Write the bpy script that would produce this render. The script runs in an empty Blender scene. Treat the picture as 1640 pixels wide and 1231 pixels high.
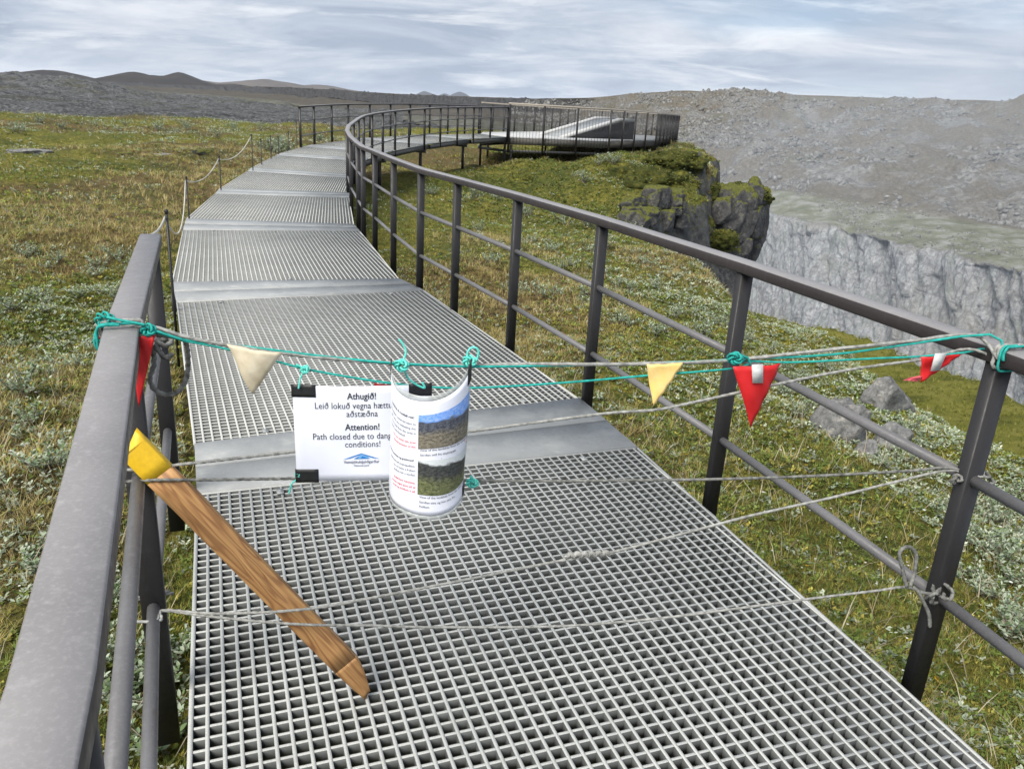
import bpy, bmesh, math, random
import numpy as np
from mathutils import Matrix, Vector
random.seed(7); RNG = np.random.default_rng(11)
SC = bpy.context.scene; COL = SC.collection
V = np.array
# ------------------------------------------------------------------ camera
EYE = V([0., 0., 1.64]); PITCH = math.radians(19.17); ROLL = math.radians(3.24); FPX = 1261.5; IW, IH = 1640, 1231
_cp, _sp = math.cos(PITCH), math.sin(PITCH)
_f = V([0, _cp, -_sp]); _u = V([0, _sp, _cp]); _r = V([1., 0, 0])
CR = math.cos(ROLL) * _r + math.sin(ROLL) * _u; CU = -math.sin(ROLL) * _r + math.cos(ROLL) * _u
cam = bpy.data.cameras.new('camera'); camo = bpy.data.objects.new('camera', cam); COL.objects.link(camo)
M = Matrix.Identity(4)
for i in range(3): M[i][0], M[i][1], M[i][2], M[i][3] = CR[i], CU[i], -_f[i], EYE[i]
camo.matrix_world = M
cam.sensor_fit = 'HORIZONTAL'; cam.sensor_width = 36; cam.lens = 36 * FPX / IW; cam.clip_start = .05; cam.clip_end = 20000
SC.camera = camo
# ------------------------------------------------------------------ light
SUN_EL, SUN_AZ = math.radians(48), math.radians(215)      # azimuth from +Y clockwise: behind and left of the camera
w = bpy.data.worlds.new('World'); SC.world = w; w.use_nodes = True
def sky_nodes(w):
    nt = w.node_tree; N = nt.nodes; L = nt.links; N.clear()
    out = N.new('ShaderNodeOutputWorld'); bg = N.new('ShaderNodeBackground'); bg.inputs['Strength'].default_value = 0.1
    sky = N.new('ShaderNodeTexSky'); sky.sky_type = 'NISHITA'; sky.sun_disc = False
    sky.sun_elevation = SUN_EL; sky.sun_rotation = SUN_AZ; sky.air_density = 1.2; sky.dust_density = .6
    tc = N.new('ShaderNodeTexCoord'); sep = N.new('ShaderNodeSeparateXYZ'); L.new(tc.outputs['Generated'], sep.inputs[0])
    def math_(op, a, b=None):
        n = N.new('ShaderNodeMath'); n.operation = op
        for k, v in enumerate((a, b)):
            if v is None: continue
            if isinstance(v, (int, float)): n.inputs[k].default_value = v
            else: L.new(v, n.inputs[k])
        return n.outputs[0]
    zz = math_('ADD', math_('MAXIMUM', sep.outputs['Z'], 0.0), 0.15)
    px = math_('DIVIDE', sep.outputs['X'], zz); py = math_('DIVIDE', sep.outputs['Y'], zz)
    comb = N.new('ShaderNodeCombineXYZ'); L.new(px, comb.inputs[0]); L.new(py, comb.inputs[1])
    def noise(scale, detail, rough, sx, sy, dist, off):
        mp = N.new('ShaderNodeMapping'); mp.inputs['Scale'].default_value = (sx, sy, 1); mp.inputs['Location'].default_value = (off, off * .7, 0)
        mp.inputs['Rotation'].default_value = (0, 0, .12)
        L.new(comb.outputs[0], mp.inputs[0]); n = N.new('ShaderNodeTexNoise'); n.inputs['Scale'].default_value = scale
        n.inputs['Detail'].default_value = detail; n.inputs['Roughness'].default_value = rough; n.inputs['Distortion'].default_value = dist
        L.new(mp.outputs[0], n.inputs['Vector']); return n.outputs['Fac']
    def ramp(f, stops):
        r = N.new('ShaderNodeValToRGB'); L.new(f, r.inputs[0]); e = r.color_ramp.elements
        e[0].position, e[0].color = stops[0][0], (*stops[0][1], 1); e[1].position, e[1].color = stops[1][0], (*stops[1][1], 1)
        for p, c in stops[2:]: k = e.new(p); k.color = (*c, 1)
        return r.outputs[0]
    def mix(f, a, b):
        m = N.new('ShaderNodeMix'); m.data_type = 'RGBA'
        if isinstance(f, float): m.inputs[0].default_value = f
        else: L.new(f, m.inputs[0])
        for k, v in ((6, a), (7, b)):
            if isinstance(v, tuple): m.inputs[k].default_value = (*v, 1)
            else: L.new(v, m.inputs[k])
        return m.outputs[2]
    n1 = noise(.85, 12, .64, .9, 1.2, .5, 3.1); n2 = noise(1.25, 10, .62, .75, 1.35, .5, 11.4); n3 = noise(.28, 4, .5, 1, 1, 0, 7.7)
    body = ramp(n1, [(.38, (3.05, 3.6, 4.5)), (.62, (5.6, 5.9, 6.45)), (.50, (4.1, 4.6, 5.4))])
    streak = ramp(n2, [(.55, (0, 0, 0)), (.74, (1, 1, 1))])
    c1 = mix(streak, body, (7.0, 7.2, 7.5))
    thin = ramp(n3, [(.30, (.65, .65, .65)), (.43, (.0, .0, .0))])
    skyc = mix(.55, sky.outputs[0], (2.6, 4.4, 7.2))
    c2 = mix(thin, c1, skyc)
    L.new(c2, bg.inputs['Color']); L.new(bg.outputs[0], out.inputs['Surface'])
sky_nodes(w)
sl = bpy.data.lights.new('sun', 'SUN'); sl.energy = 3.8; sl.angle = math.radians(34); sl.color = (1, .955, .88)
so = bpy.data.objects.new('sun', sl); COL.objects.link(so)
sd = Vector((math.sin(SUN_AZ) * math.cos(SUN_EL), math.cos(SUN_AZ) * math.cos(SUN_EL), math.sin(SUN_EL)))
so.rotation_euler = sd.to_track_quat('Z', 'Y').to_euler()
vs = SC.view_settings; vs.view_transform = 'Standard'; vs.look = 'None'; vs.exposure = 0.5; vs.gamma = 1; vs.use_curve_mapping = False
SC.cycles.use_denoising = True; SC.cycles.denoiser = 'OPENIMAGEDENOISE'
SC.cycles.use_adaptive_sampling = True; SC.cycles.adaptive_threshold = .02
SC.cycles.max_bounces = 6; SC.cycles.diffuse_bounces = 3; SC.cycles.transparent_max_bounces = 12; SC.cycles.volume_bounces = 0

# ------------------------------------------------------------------ helpers
def ray(x, y): return _f + CR * (x - IW / 2) / FPX - CU * (y - IH / 2) / FPX
def at_y(x, y, Y): d = ray(x, y); return EYE + d * Y / d[1]           # point of the sight line at ground distance Y
def at_z(x, y, z): d = ray(x, y); return EYE + d * (z - EYE[2]) / d[2]
def at_r(x, y, R): d = ray(x, y); return EYE + d * R / np.linalg.norm(d)
def tag(o, label=None, cat=None, group=None, kind=None):
    for k, v in (('label', label), ('category', cat), ('group', group), ('kind', kind)):
        if v: o[k] = v
    return o
def mesh_from(name, verts, faces, smooth=False):
    me = bpy.data.meshes.new(name); verts = np.asarray(verts, np.float32)
    if isinstance(faces, np.ndarray):
        k = faces.shape[1]; nf = len(faces); idx = faces.ravel().astype(np.int32)
        starts = np.arange(0, nf * k, k, dtype=np.int32)
    else:
        ln = np.array([len(f) for f in faces], np.int32); nf = len(faces)
        idx = np.array([i for f in faces for i in f], np.int32); starts = (np.cumsum(ln) - ln).astype(np.int32)
    me.vertices.add(len(verts)); me.vertices.foreach_set('co', verts.ravel())
    me.loops.add(len(idx)); me.loops.foreach_set('vertex_index', idx)
    me.polygons.add(nf); me.polygons.foreach_set('loop_start', starts)
    if smooth: me.polygons.foreach_set('use_smooth', np.ones(nf, bool))
    me.update(calc_edges=True); me.validate()
    return me
def link(name, me, mat=None, parent=None, loc=(0, 0, 0), rot=None):
    if mat is not None and not me.materials: me.materials.append(mat)
    o = bpy.data.objects.new(name, me); COL.objects.link(o); o.location = loc
    if rot is not None: o.rotation_euler = rot
    if parent is not None: o.parent = parent
    return o
def empty(name, loc, label, cat, group=None):
    o = bpy.data.objects.new(name, None); COL.objects.link(o); o.location = loc; o.empty_display_size = .1
    return tag(o, label, cat, group)
class MB:
    def __init__(s): s.v = []; s.f = []; s.n = 0
    def add(s, v, f):
        v = np.asarray(v, float); s.v.append(v); s.f += [tuple(int(i) + s.n for i in q) for q in f]; s.n += len(v); return s
    def box(s, a, b, wd, ht, up=(0, 0, 1), end=0.0):
        # bar from a to b with width wd (sideways) and height ht, centred on the line
        a, b = V(a, float), V(b, float); d = b - a; d /= np.linalg.norm(d); a = a - d * end; b = b + d * end
        sd_ = np.cross(d, V(up, float)); sd_ /= np.linalg.norm(sd_); u_ = np.cross(sd_, d)
        p = [a + sd_ * i * wd / 2 + u_ * j * ht / 2 for i, j in ((-1, -1), (1, -1), (1, 1), (-1, 1))]
        p += [q - a + b for q in p]
        return s.add(p, [(3, 2, 1, 0), (4, 5, 6, 7), (0, 1, 5, 4), (1, 2, 6, 5), (2, 3, 7, 6), (3, 0, 4, 7)])
    def prism(s, poly, z0, z1):
        n = len(poly); a = [(p[0], p[1], z0 if len(p) < 3 else p[2] + z0) for p in poly]; b = [(p[0], p[1], z1 if len(p) < 3 else p[2] + z1) for p in poly]
        # polygon counter-clockwise seen from above
        return s.add(a + b, [tuple(range(n - 1, -1, -1)), tuple(range(n, 2 * n))] + [(i, (i + 1) % n, n + (i + 1) % n, n + i) for i in range(n)])
    def tube(s, pts, r, seg=8, caps=True, lobes=0, twist=0., amp=.2):
        pts = np.asarray(pts, float); n = len(pts); T = np.gradient(pts, axis=0); T /= np.linalg.norm(T, axis=1)[:, None] + 1e-12
        ref = V([0, 0, 1.]) if abs(T[0][2]) < .9 else V([1., 0, 0])
        N_ = np.cross(T[0], ref); N_ /= np.linalg.norm(N_); out = []; L_ = 0
        th = np.arange(seg) * 2 * math.pi / seg; r = np.broadcast_to(r, (n,))
        for i in range(n):
            if i: N_ = N_ - T[i] * (N_ @ T[i]); N_ /= np.linalg.norm(N_); L_ += np.linalg.norm(pts[i] - pts[i - 1])
            B = np.cross(T[i], N_); rr = r[i] * (1 + amp * np.cos(lobes * (th - twist * L_))) if lobes else r[i] * np.ones(seg)
            out.append(pts[i] + np.outer(np.cos(th) * rr, N_) + np.outer(np.sin(th) * rr, B))
        f = [(i * seg + j, i * seg + (j + 1) % seg, (i + 1) * seg + (j + 1) % seg, (i + 1) * seg + j) for i in range(n - 1) for j in range(seg)]
        if caps: f += [tuple(range(seg - 1, -1, -1)), tuple((n - 1) * seg + j for j in range(seg))]
        return s.add(np.concatenate(out), f)
    def sweep(s, pts, prof):
        # rectangular-ish profile [(u sideways, v up)] along a polyline with mitred corners
        pts = np.asarray(pts, float); n = len(pts); k = len(prof); out = []
        for i in range(n):
            d0 = pts[i] - pts[i - 1] if i else pts[1] - pts[0]; d1 = pts[i + 1] - pts[i] if i < n - 1 else pts[-1] - pts[-2]
            d0 = d0[:2] / np.linalg.norm(d0[:2]); d1 = d1[:2] / np.linalg.norm(d1[:2]); b = d0 + d1; b /= np.linalg.norm(b)
            nrm = V([b[1], -b[0], 0]); c = max(.5, b @ d0)
            out += [pts[i] + nrm * u_ / c + V([0, 0, v_]) for u_, v_ in prof]
        f = [(i * k + j, i * k + (j + 1) % k, (i + 1) * k + (j + 1) % k, (i + 1) * k + j) for i in range(n - 1) for j in range(k)]
        f += [tuple(range(k - 1, -1, -1)), tuple((n - 1) * k + j for j in range(k))]
        return s.add(out, f)
    def obj(s, name, mat, parent=None, smooth=False, origin=None):
        v = np.concatenate(s.v)
        loc = (0, 0, 0)
        if origin is not None: v = v - V(origin); loc = origin
        if parent is not None: v = v - V(root_of(parent).location); 
        me = mesh_from(name, v, s.f, smooth)
        bm_ = bmesh.new(); bm_.from_mesh(me); bmesh.ops.recalc_face_normals(bm_, faces=bm_.faces); bm_.to_mesh(me); bm_.free()
        return link(name, me, mat, parent, loc)
def root_of(o):
    while o.parent: o = o.parent
    return o
def crom(P, n):
    P = np.asarray(P, float); k = len(P); t = np.linspace(0, k - 1 - 1e-9, n); i = t.astype(int); u = (t - i)[:, None]
    g = lambda j: P[np.clip(j, 0, k - 1)]
    p0, p1, p2, p3 = g(i - 1), g(i), g(i + 1), g(i + 2)
    return .5 * ((2 * p1) + (-p0 + p2) * u + (2 * p0 - 5 * p1 + 4 * p2 - p3) * u ** 2 + (-p0 + 3 * p1 - 3 * p2 + p3) * u ** 3)
# --- noise
def _h(ix, iy, iz):
    n = (ix.astype(np.int64) * 374761393 + iy.astype(np.int64) * 668265263 + iz.astype(np.int64) * 2147483647 * 31) & 0xffffffff
    n = ((n ^ (n >> 13)) * 1274126177) & 0xffffffff; n = n ^ (n >> 16)
    return (n & 0xffff) / 65535.0
def vn(x, y, z=None):
    x = np.asarray(x, float); y = np.asarray(y, float); z = np.zeros_like(x) if z is None else np.asarray(z, float)
    x, y, z = np.broadcast_arrays(x, y, z); xi, yi, zi = np.floor(x), np.floor(y), np.floor(z)
    fx, fy, fz = x - xi, y - yi, z - zi; s = lambda t: t * t * t * (t * (t * 6 - 15) + 10); fx, fy, fz = s(fx), s(fy), s(fz); r = 0
    for a in (0, 1):
        for b in (0, 1):
            for c in (0, 1):
                r = r + _h(xi + a, yi + b, zi + c) * (fx if a else 1 - fx) * (fy if b else 1 - fy) * (fz if c else 1 - fz)
    return r * 2 - 1
def fbm(x, y, z=None, o=4, g=.5):
    r = 0; a = 1
    z = 0 * np.asarray(x, float) if z is None else z
    for k in range(o): r = r + a * vn(x * 2 ** k + 17.3 * k, y * 2 ** k - 9.1 * k, z * 2 ** k + 3.7 * k); a *= g
    return r
def smooth(t): t = np.clip(t, 0, 1); return t * t * (3 - 2 * t)
def set_attr(me, name, arr, typ='FLOAT'):
    a = me.attributes.new(name, typ, 'POINT')
    if typ == 'FLOAT': a.data.foreach_set('value', np.asarray(arr, np.float32).ravel())
    else: a.data.foreach_set('color', np.asarray(arr, np.float32).ravel())
# --- materials
class NT:
    def __init__(s, name, rough=.6, metal=0.0, spec=.5):
        s.m = bpy.data.materials.new(name); s.m.use_nodes = True; s.t = s.m.node_tree; s.N = s.t.nodes; s.L = s.t.links
        s.b = s.N['Principled BSDF']; s.b.inputs['Roughness'].default_value = rough; s.b.inputs['Metallic'].default_value = metal
        s.b.inputs['Specular IOR Level'].default_value = spec
        s.pos = s.N.new('ShaderNodeTexCoord')
    def _in(s, sock, v):
        if isinstance(v, bpy.types.NodeSocket): s.L.new(v, sock)
        elif isinstance(v, (tuple, list)) and sock.type == 'RGBA': sock.default_value = (*v, 1) if len(v) == 3 else v
        else: sock.default_value = v
    def coords(s, scale=(1, 1, 1), kind='Object', loc=(0, 0, 0), rot=(0, 0, 0)):
        mp = s.N.new('ShaderNodeMapping'); mp.inputs['Scale'].default_value = scale; mp.inputs['Location'].default_value = loc; mp.inputs['Rotation'].default_value = rot
        s.L.new(s.pos.outputs[kind], mp.inputs[0]); return mp.outputs[0]
    def noise(s, scale, detail=5, rough=.55, vec=None, dist=0, out='Fac'):
        n = s.N.new('ShaderNodeTexNoise'); n.inputs['Scale'].default_value = scale; n.inputs['Detail'].default_value = detail
        n.inputs['Roughness'].default_value = rough; n.inputs['Distortion'].default_value = dist; s.L.new(vec or s.pos.outputs['Object'], n.inputs['Vector']); return n.outputs[out]
    def vor(s, scale, feature='F1', vec=None, out='Distance'):
        n = s.N.new('ShaderNodeTexVoronoi'); n.feature = feature; n.inputs['Scale'].default_value = scale; s.L.new(vec or s.pos.outputs['Object'], n.inputs['Vector']); return n.outputs[out]
    def ramp(s, f, *stops):
        r = s.N.new('ShaderNodeValToRGB'); s.L.new(f, r.inputs[0]); e = r.color_ramp.elements
        while len(e) < len(stops): e.new(.5)
        for k, (p, c) in enumerate(stops): e[k].position = p; e[k].color = (*c, 1) if isinstance(c, tuple) else (c, c, c, 1)
        return r.outputs[0]
    def mix(s, f, a, b, mode='MIX'):
        m = s.N.new('ShaderNodeMix'); m.data_type = 'RGBA'; m.blend_type = mode
        s._in(m.inputs[0], f); s._in(m.inputs[6], a); s._in(m.inputs[7], b); return m.outputs[2]
    def math(s, op, a, b=0.0, clamp=False):
        n = s.N.new('ShaderNodeMath'); n.operation = op; n.use_clamp = clamp; s._in(n.inputs[0], a); s._in(n.inputs[1], b); return n.outputs[0]
    def attr(s, name, out='Fac'):
        n = s.N.new('ShaderNodeAttribute'); n.attribute_name = name; return n.outputs[out]
    def color(s, c): s._in(s.b.inputs['Base Color'], c); return s
    def rough(s, c): s._in(s.b.inputs['Roughness'], c); return s
    def bump(s, h, strength=.5, dist=.01):
        n = s.N.new('ShaderNodeBump'); n.inputs['Strength'].default_value = strength; n.inputs['Distance'].default_value = dist
        s.L.new(h, n.inputs['Height']); s.L.new(n.outputs[0], s.b.inputs['Normal']); return s
def plain(name, c, rough=.6, var=.15, scale=30, metal=0, bump=0., bd=.002):
    t = NT(name, rough, metal); n = t.noise(scale, 6)
    t.color(t.ramp(n, (.3, tuple(x * (1 - var) for x in c)), (.7, tuple(min(1, x * (1 + var)) for x in c))))
    if bump: t.bump(t.noise(scale * 3, 4), bump, bd)
    return t.m
def painted(name, c):
    t = NT(name, .5, 0, .35); n = t.noise(3, 6); s2 = t.noise(150, 6, .75); s3 = t.noise(26, 5, .65)
    base = t.ramp(n, (.3, tuple(x * .85 for x in c)), (.7, tuple(x * 1.15 for x in c)))
    base = t.mix(t.ramp(s2, (.50, 0.), (.75, .5)), base, tuple(x * 1.75 for x in c))
    base = t.mix(t.ramp(s3, (.60, 0.), (.75, .35)), base, tuple(x * 1.7 + .01 for x in c))
    dr_ = t.noise(1, 5, .6, t.coords((45, 45, 1.6))); base = t.mix(t.ramp(dr_, (.55, 0.), (.75, .3)), base, tuple(x * 1.9 + .006 for x in c)); base = t.mix(t.ramp(t.noise(9, 6, .7), (.66, 0.), (.74, .5)), base, (.075, .048, .034))
    t.color(base).rough(t.ramp(s3, (.3, .34), (.75, .6))).bump(s2, .15, .001); return t.m
MAT = {}
MAT['post'] = painted('dark_painted_steel', (.022, .021, .022))
MAT['handrail'] = painted('dark_handrail_paint', (.034, .028, .028)); MAT['worn_sheen'] = painted('worn_top_painted_sky_sheen', (.215, .205, .205))  # pale rail tops: wear and dust, plus sky reflection put into the colour
MAT['tube'] = painted('grey_rail_paint', (.13, .127, .13))
MAT['beam'] = plain('beam_steel', (.05, .05, .052), .55)
def grating_mat():
    t = NT('grating_composite', .75); n = t.noise(1.4, 6, .6); g = t.noise(320, 3, .6); d = t.noise(7, 5, .6)
    c = t.ramp(n, (.3, (.44, .445, .42)), (.7, (.60, .60, .565)))
    c = t.mix(t.ramp(g, (.35, .45), (.6, 0.)), c, (.23, .24, .235)); c = t.mix(t.ramp(d, (.58, 0.), (.75, .5)), c, (.25, .24, .21))
    t.color(c).bump(g, .3, .001); return t.m
MAT['grating'] = grating_mat(); MAT['resin_shade'] = plain('resin_painted_shade', (.092, .098, .096), .6, .25, 6)  # bar sides: dirtier, and darkened to put the holes' shade into the colour
def plate_mat():
    t = NT('joint_plate_composite', .5); n = t.noise(2.5, 6, .6, t.coords((1, 1, 1))); g = t.noise(45, 5, .7); w_ = t.noise(5.5, 6, .65)
    c = t.ramp(n, (.3, (.22, .23, .235)), (.7, (.31, .32, .32)))
    c = t.mix(t.ramp(w_, (.52, 0.), (.66, .38)), c, t.ramp(g, (.4, (.36, .37, .35)), (.62, (.55, .55, .52))))
    t.color(c).rough(t.ramp(g, (.3, .35), (.7, .7))).bump(g, .15, .001); return t.m
MAT['plate'] = plate_mat()
def rope_mat(name, a, b):
    t = NT(name, .85); n = t.noise(60, 5, .6); t.color(t.ramp(n, (.35, a), (.65, b))).bump(t.noise(900, 2), .4, .001); return t.m
MAT['rope'] = rope_mat('weathered_rope', (.17, .17, .158), (.37, .37, .345))
MAT['rope_dark'] = rope_mat('dark_weathered_rope', (.07, .07, .065), (.24, .24, .22))
MAT['rope_pale'] = rope_mat('pale_rope', (.36, .35, .31), (.6, .58, .52))
MAT['teal'] = rope_mat('teal_twine', (.004, .22, .19), (.02, .4, .34))
MAT['teal_bright'] = rope_mat('bright_teal_twine', (.05, .55, .46), (.2, .75, .62))
MAT['black'] = plain('black_tape', (.012, .012, .013), .5, .3, 60)
MAT['ink'] = plain('black_ink', (.015, .015, .02), .6)
MAT['red_ink'] = plain('red_ink', (.75, .05, .06), .6)
def fabric(name, c, fade):
    t = NT(name, .6); n = t.noise(14, 5, .6); wv = t.noise(900, 2)
    t.color(t.ramp(n, (.35, c), (.75, fade))).bump(wv, .2, .0006)
    t.b.inputs['Transmission Weight'].default_value = 0; return t.m
MAT['red'] = fabric('red_vinyl', (.50, .006, .008), (.62, .012, .014))
MAT['pink'] = fabric('faded_red_vinyl', (.75, .10, .13), (.82, .16, .18))
MAT['yellow'] = fabric('yellow_vinyl', (.78, .52, .14), (.85, .66, .30))
MAT['cream'] = fabric('cream_vinyl', (.56, .47, .31), (.80, .73, .58))
MAT['silver'] = plain('silver_tape', (.5, .51, .5), .4, .15, 80)
t = NT('white_laminated_paper', .28, 0, .5); n = t.noise(9, 4); t.color(t.ramp(n, (.3, (.74, .76, .86)), (.7, (.80, .82, .90)))); MAT['paper'] = t.m
t = NT('clear_laminate_edge', .2, 0, .5); t.color((.55, .58, .57)); t.b.inputs['Alpha'].default_value = .45; MAT['laminate'] = t.m
def wood_mat():
    t = NT('larch_wood', .65); v = t.coords((28, 28, 2.2)); n = t.noise(1, 5, .6, v, 1.2); w_ = t.N.new('ShaderNodeTexWave'); w_.wave_type = 'BANDS'; w_.bands_direction = 'X'
    w_.inputs['Scale'].default_value = 1.0; w_.inputs['Distortion'].default_value = 5.5; w_.inputs['Detail'].default_value = 2; w_.inputs['Detail Scale'].default_value = .55; t.L.new(t.coords((16, 16, 3.4), rot=(.12, .05, .3)), w_.inputs['Vector'])
    cn = t.noise(1, 2, .5, t.coords((15, 15, 2.1), rot=(0, 0, .4)), .4); rg_ = t.math('MULTIPLY', t.math('ADD', t.math('SINE', t.math('MULTIPLY', cn, 62.)), 1.), .5)
    c = t.ramp(rg_, (.05, (.26, .115, .035)), (.35, (.45, .225, .075)), (.9, (.56, .31, .11))); c = t.mix(.35, c, t.ramp(n, (.35, (.17, .075, .028)), (.65, (.52, .31, .14))))
    fine = t.noise(1, 4, .6, t.coords((220, 220, 5))); c = t.mix(t.ramp(fine, (.45, .35), (.6, 0.)), c, (.22, .1, .04))
    t.color(c).bump(rg_, .2, .0015); return t.m
MAT['wood'] = wood_mat()
t = NT('yellow_paint', .55); n = t.noise(60, 6, .7); g = t.noise(16, 5, .7); c = t.ramp(n, (.3, (.66, .40, .012)), (.7, (.82, .52, .016))); c = t.mix(t.ramp(g, (.62, 0.), (.72, .6)), c, (.38, .22, .07)); t.color(c).bump(t.noise(1, 4, .6, t.coords((200, 200, 8))), .3, .001); MAT['yellow_paint'] = t.m
MAT['char'] = plain('scorched_wood', (.03, .02, .015), .8)
# ------------------------------------------------------------------ ground shape
CP = V([(-1, 1.5, -.6), (-2.5, 2, -.55), (-4, 4, -.5), (-6, 6, -.45), (-3, 8, -.5), (-8, 12, -.4), (-15, 20, -.4), (-10, 25, -.35), (-30, 35, -.5), (-20, 60, -.6), (-50, 60, -.5),
 (-50, 100, -.8), (-8, 40, -.5), (-6.5, 20, -.38), (-4, 17, -.6), (0, 3, -.6), (1.5, 2, -.62), (2.5, 3, -.75), (3.5, 4, -.9), (4, 5.6, -1.0), (4, 7, -1), (3.9, 8.6, -1), (2, 6, -.7),
 (1.5, 9, -.75), (3.4, 12.7, -1.1), (1, 12, -.8), (-1.5, 13, -.65), (2.6, 20, -1.15), (0, 20, -1.0), (-2, 18, -.75), (-2.5, 22, -.75), (1.2, 24, -1.17), (-.3, 26, -1.14), (-3, 27, -.5),
 (-1.7, 32, -.72), (-.6, 33.5, -.69), (.7, 31, -.3), (3.5, 29, .06), (5.7, 29, .18), (9, 46, .07), (6, 38, .0), (2, 40, -.4), (2.5, 26.5, -.55), (4.5, 25.5, -.6), (-5, 50, -.7), (0, 60, -.8),
 (3, 0, -.8), (-3, -2, -.6), (1, -2, -.6), (5, 33, .15), (7.5, 40, .1)])
EDGE = V([(5.6, -6), (4.7, 2), (4.2, 5.6), (4.2, 7), (4.05, 8.6), (3.7, 10), (3.5, 11.4), (3.5, 12.7), (3.3, 15), (2.8, 20), (3.0, 22), (4.2, 24), (5.5, 26.5), (6.3, 29), (7.2, 33), (8.6, 40), (9.4, 47),
 (9.2, 52), (4, 70), (-5, 82), (-15, 90), (-24, 99), (-40, 112), (-80, 135)])
def sdist(x, y):
    d = np.full(x.shape, 1e9); sg = np.ones(x.shape)
    for a, b in zip(EDGE[:-1], EDGE[1:]):
        ab = b - a; t = np.clip(((x - a[0]) * ab[0] + (y - a[1]) * ab[1]) / (ab @ ab), 0, 1)
        qx, qy = x - a[0] - t * ab[0], y - a[1] - t * ab[1]; dd = np.hypot(qx, qy)
        cr = ab[0] * (y - a[1]) - ab[1] * (x - a[0]); m = dd < d - 1e-9
        d = np.where(m, dd, d); sg = np.where(m, np.where(cr < 0, 1, -1), sg)
    return d * sg
def bench_w(y): return np.interp(y, [0, 5, 11, 14.5, 16, 19, 30], [3.4, 3.5, 3.9, 3.4, 1.8, .5, .35])
def moor(x, y, detail=True):
    x = np.asarray(x, float); y = np.asarray(y, float); num = 0; den = 0
    for cx, cy, cz in CP:
        wt = 1 / (((x - cx) ** 2 + (y - cy) ** 2) + .35) ** 1.7; num = num + wt * cz; den = den + wt
    z = num / den; r = np.hypot(x, y); far = smooth((r - 8) / 25)
    if detail:
        side = smooth((-x - 6 - 0 * y) / 4)
        z = z + .05 * fbm(x / 1.3, y / 1.3, o=3) + .035 * fbm(x / .35, y / .35, o=3) + far * (.24 * fbm(x / 4.5 + 5, y / 6, o=4) + .16 * np.abs(fbm(x / 2.2, y / 3 + 9, o=3)))
    d = sdist(x, y) + .35 * fbm(x / 1.5 + 31, y / 1.5, o=3)
    z = z - 1.15 * smooth((d + .3) / 2.2) * (y < 200)
    z = z - 3.2 * smooth((r + 5 * fbm(x / 9 + 2, y / 9, o=3) - 68) / 16) * smooth((-x - 10) / 8)
    W_ = bench_w(y); ov = np.maximum(0, d - W_)
    z = z - 22 * (1 - np.exp(-ov * .16)) - .02 * ov
    return z
# deck outline (left, right) at each joint, near to far
JL = V([(-.12, -.15, 0), (-1.34, 3.04, 0), (-1.55, 3.54, 0), (-2.80, 6.30, 0), (-3.13, 6.98, 0), (-4.24, 9.91, 0), (-4.54, 10.73, .01), (-5.20, 13.55, .04), (-5.36, 14.20, .05), (-5.82, 17.05, .13),
        (-5.92, 17.6, .15), (-6.25, 20.5, .25), (-6.30, 21.1, .27), (-6.36, 23.5, .33), (-6.30, 24.2, .35), (-5.62, 27.5, .46), (-5.40, 28.1, .48), (-4.10, 30.9, .57), (-3.75, 31.4, .58), (-1.95, 34.1, .64)])
JR = V([(2.02, -.15, 0), (.68, 3.83, 0), (.42, 4.52, 0), (-.87, 7.26, 0), (-1.17, 7.69, 0), (-2.15, 10.62, 0), (-2.33, 11.10, .01), (-3.02, 14.0, .05), (-3.14, 14.6, .06), (-3.62, 16.85, .13),
        (-3.72, 17.4, .15), (-3.98, 20.3, .25), (-4.00, 20.9, .27), (-3.90, 23.0, .33), (-3.80, 23.6, .35), (-3.20, 26.5, .46), (-2.98, 27.1, .48), (-2.10, 29.7, .57), (-1.80, 30.2, .58), (-.72, 32.4, .64)])
def deck_poly(): return np.concatenate([JR[:, :2], JL[::-1, :2]])
def inside(poly, x, y):
    r = np.zeros(x.shape, bool); n = len(poly)
    for i in range(n):
        (x0, y0), (x1, y1) = poly[i], poly[(i + 1) % n]
        if y0 == y1: continue
        c = ((y0 > y) != (y1 > y)) & (x < (x1 - x0) * (y - y0) / (y1 - y0) + x0); r ^= c
    return r
PLAT = V([(-.72, 32.4), (3.37, 34.33), (6.16, 39.86), (9.0, 49.5), (3.0, 50.5), (-2.0, 37.0), (-1.95, 34.1)])
PLZ = .64
def grade(a, b, segs):
    out = [a]
    while out[-1] < b:
        out.append(out[-1] + np.interp(out[-1], segs[0], segs[1]))
    return V(out)
gx = grade(-130, 16, ([-130, -40, -12, -5, -3.5, 4.5, 6, 16], [2.2, .7, .2, .09, .05, .05, .12, .4]))
gy = grade(-4, 150, ([-4, .5, 1, 6, 14, 30, 60, 150], [.4, .1, .05, .06, .11, .22, .6, 2.4]))
X, Y = np.meshgrid(gx, gy); Z = moor(X, Y); D = sdist(X, Y)
def grid_faces(ny, nx):
    a = np.arange(ny * nx).reshape(ny, nx); return np.stack([a[:-1, :-1], a[:-1, 1:], a[1:, 1:], a[1:, :-1]], -1).reshape(-1, 4)
F = grid_faces(*X.shape)
fm = D.ravel()[F].max(1) < 9.5
F = F[fm]
me = mesh_from('moor', np.stack([X, Y, Z], -1).reshape(-1, 3), F, True)
set_attr(me, 'bench', smooth((D - .9) / .9)); set_attr(me, 'edge', D)
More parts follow.
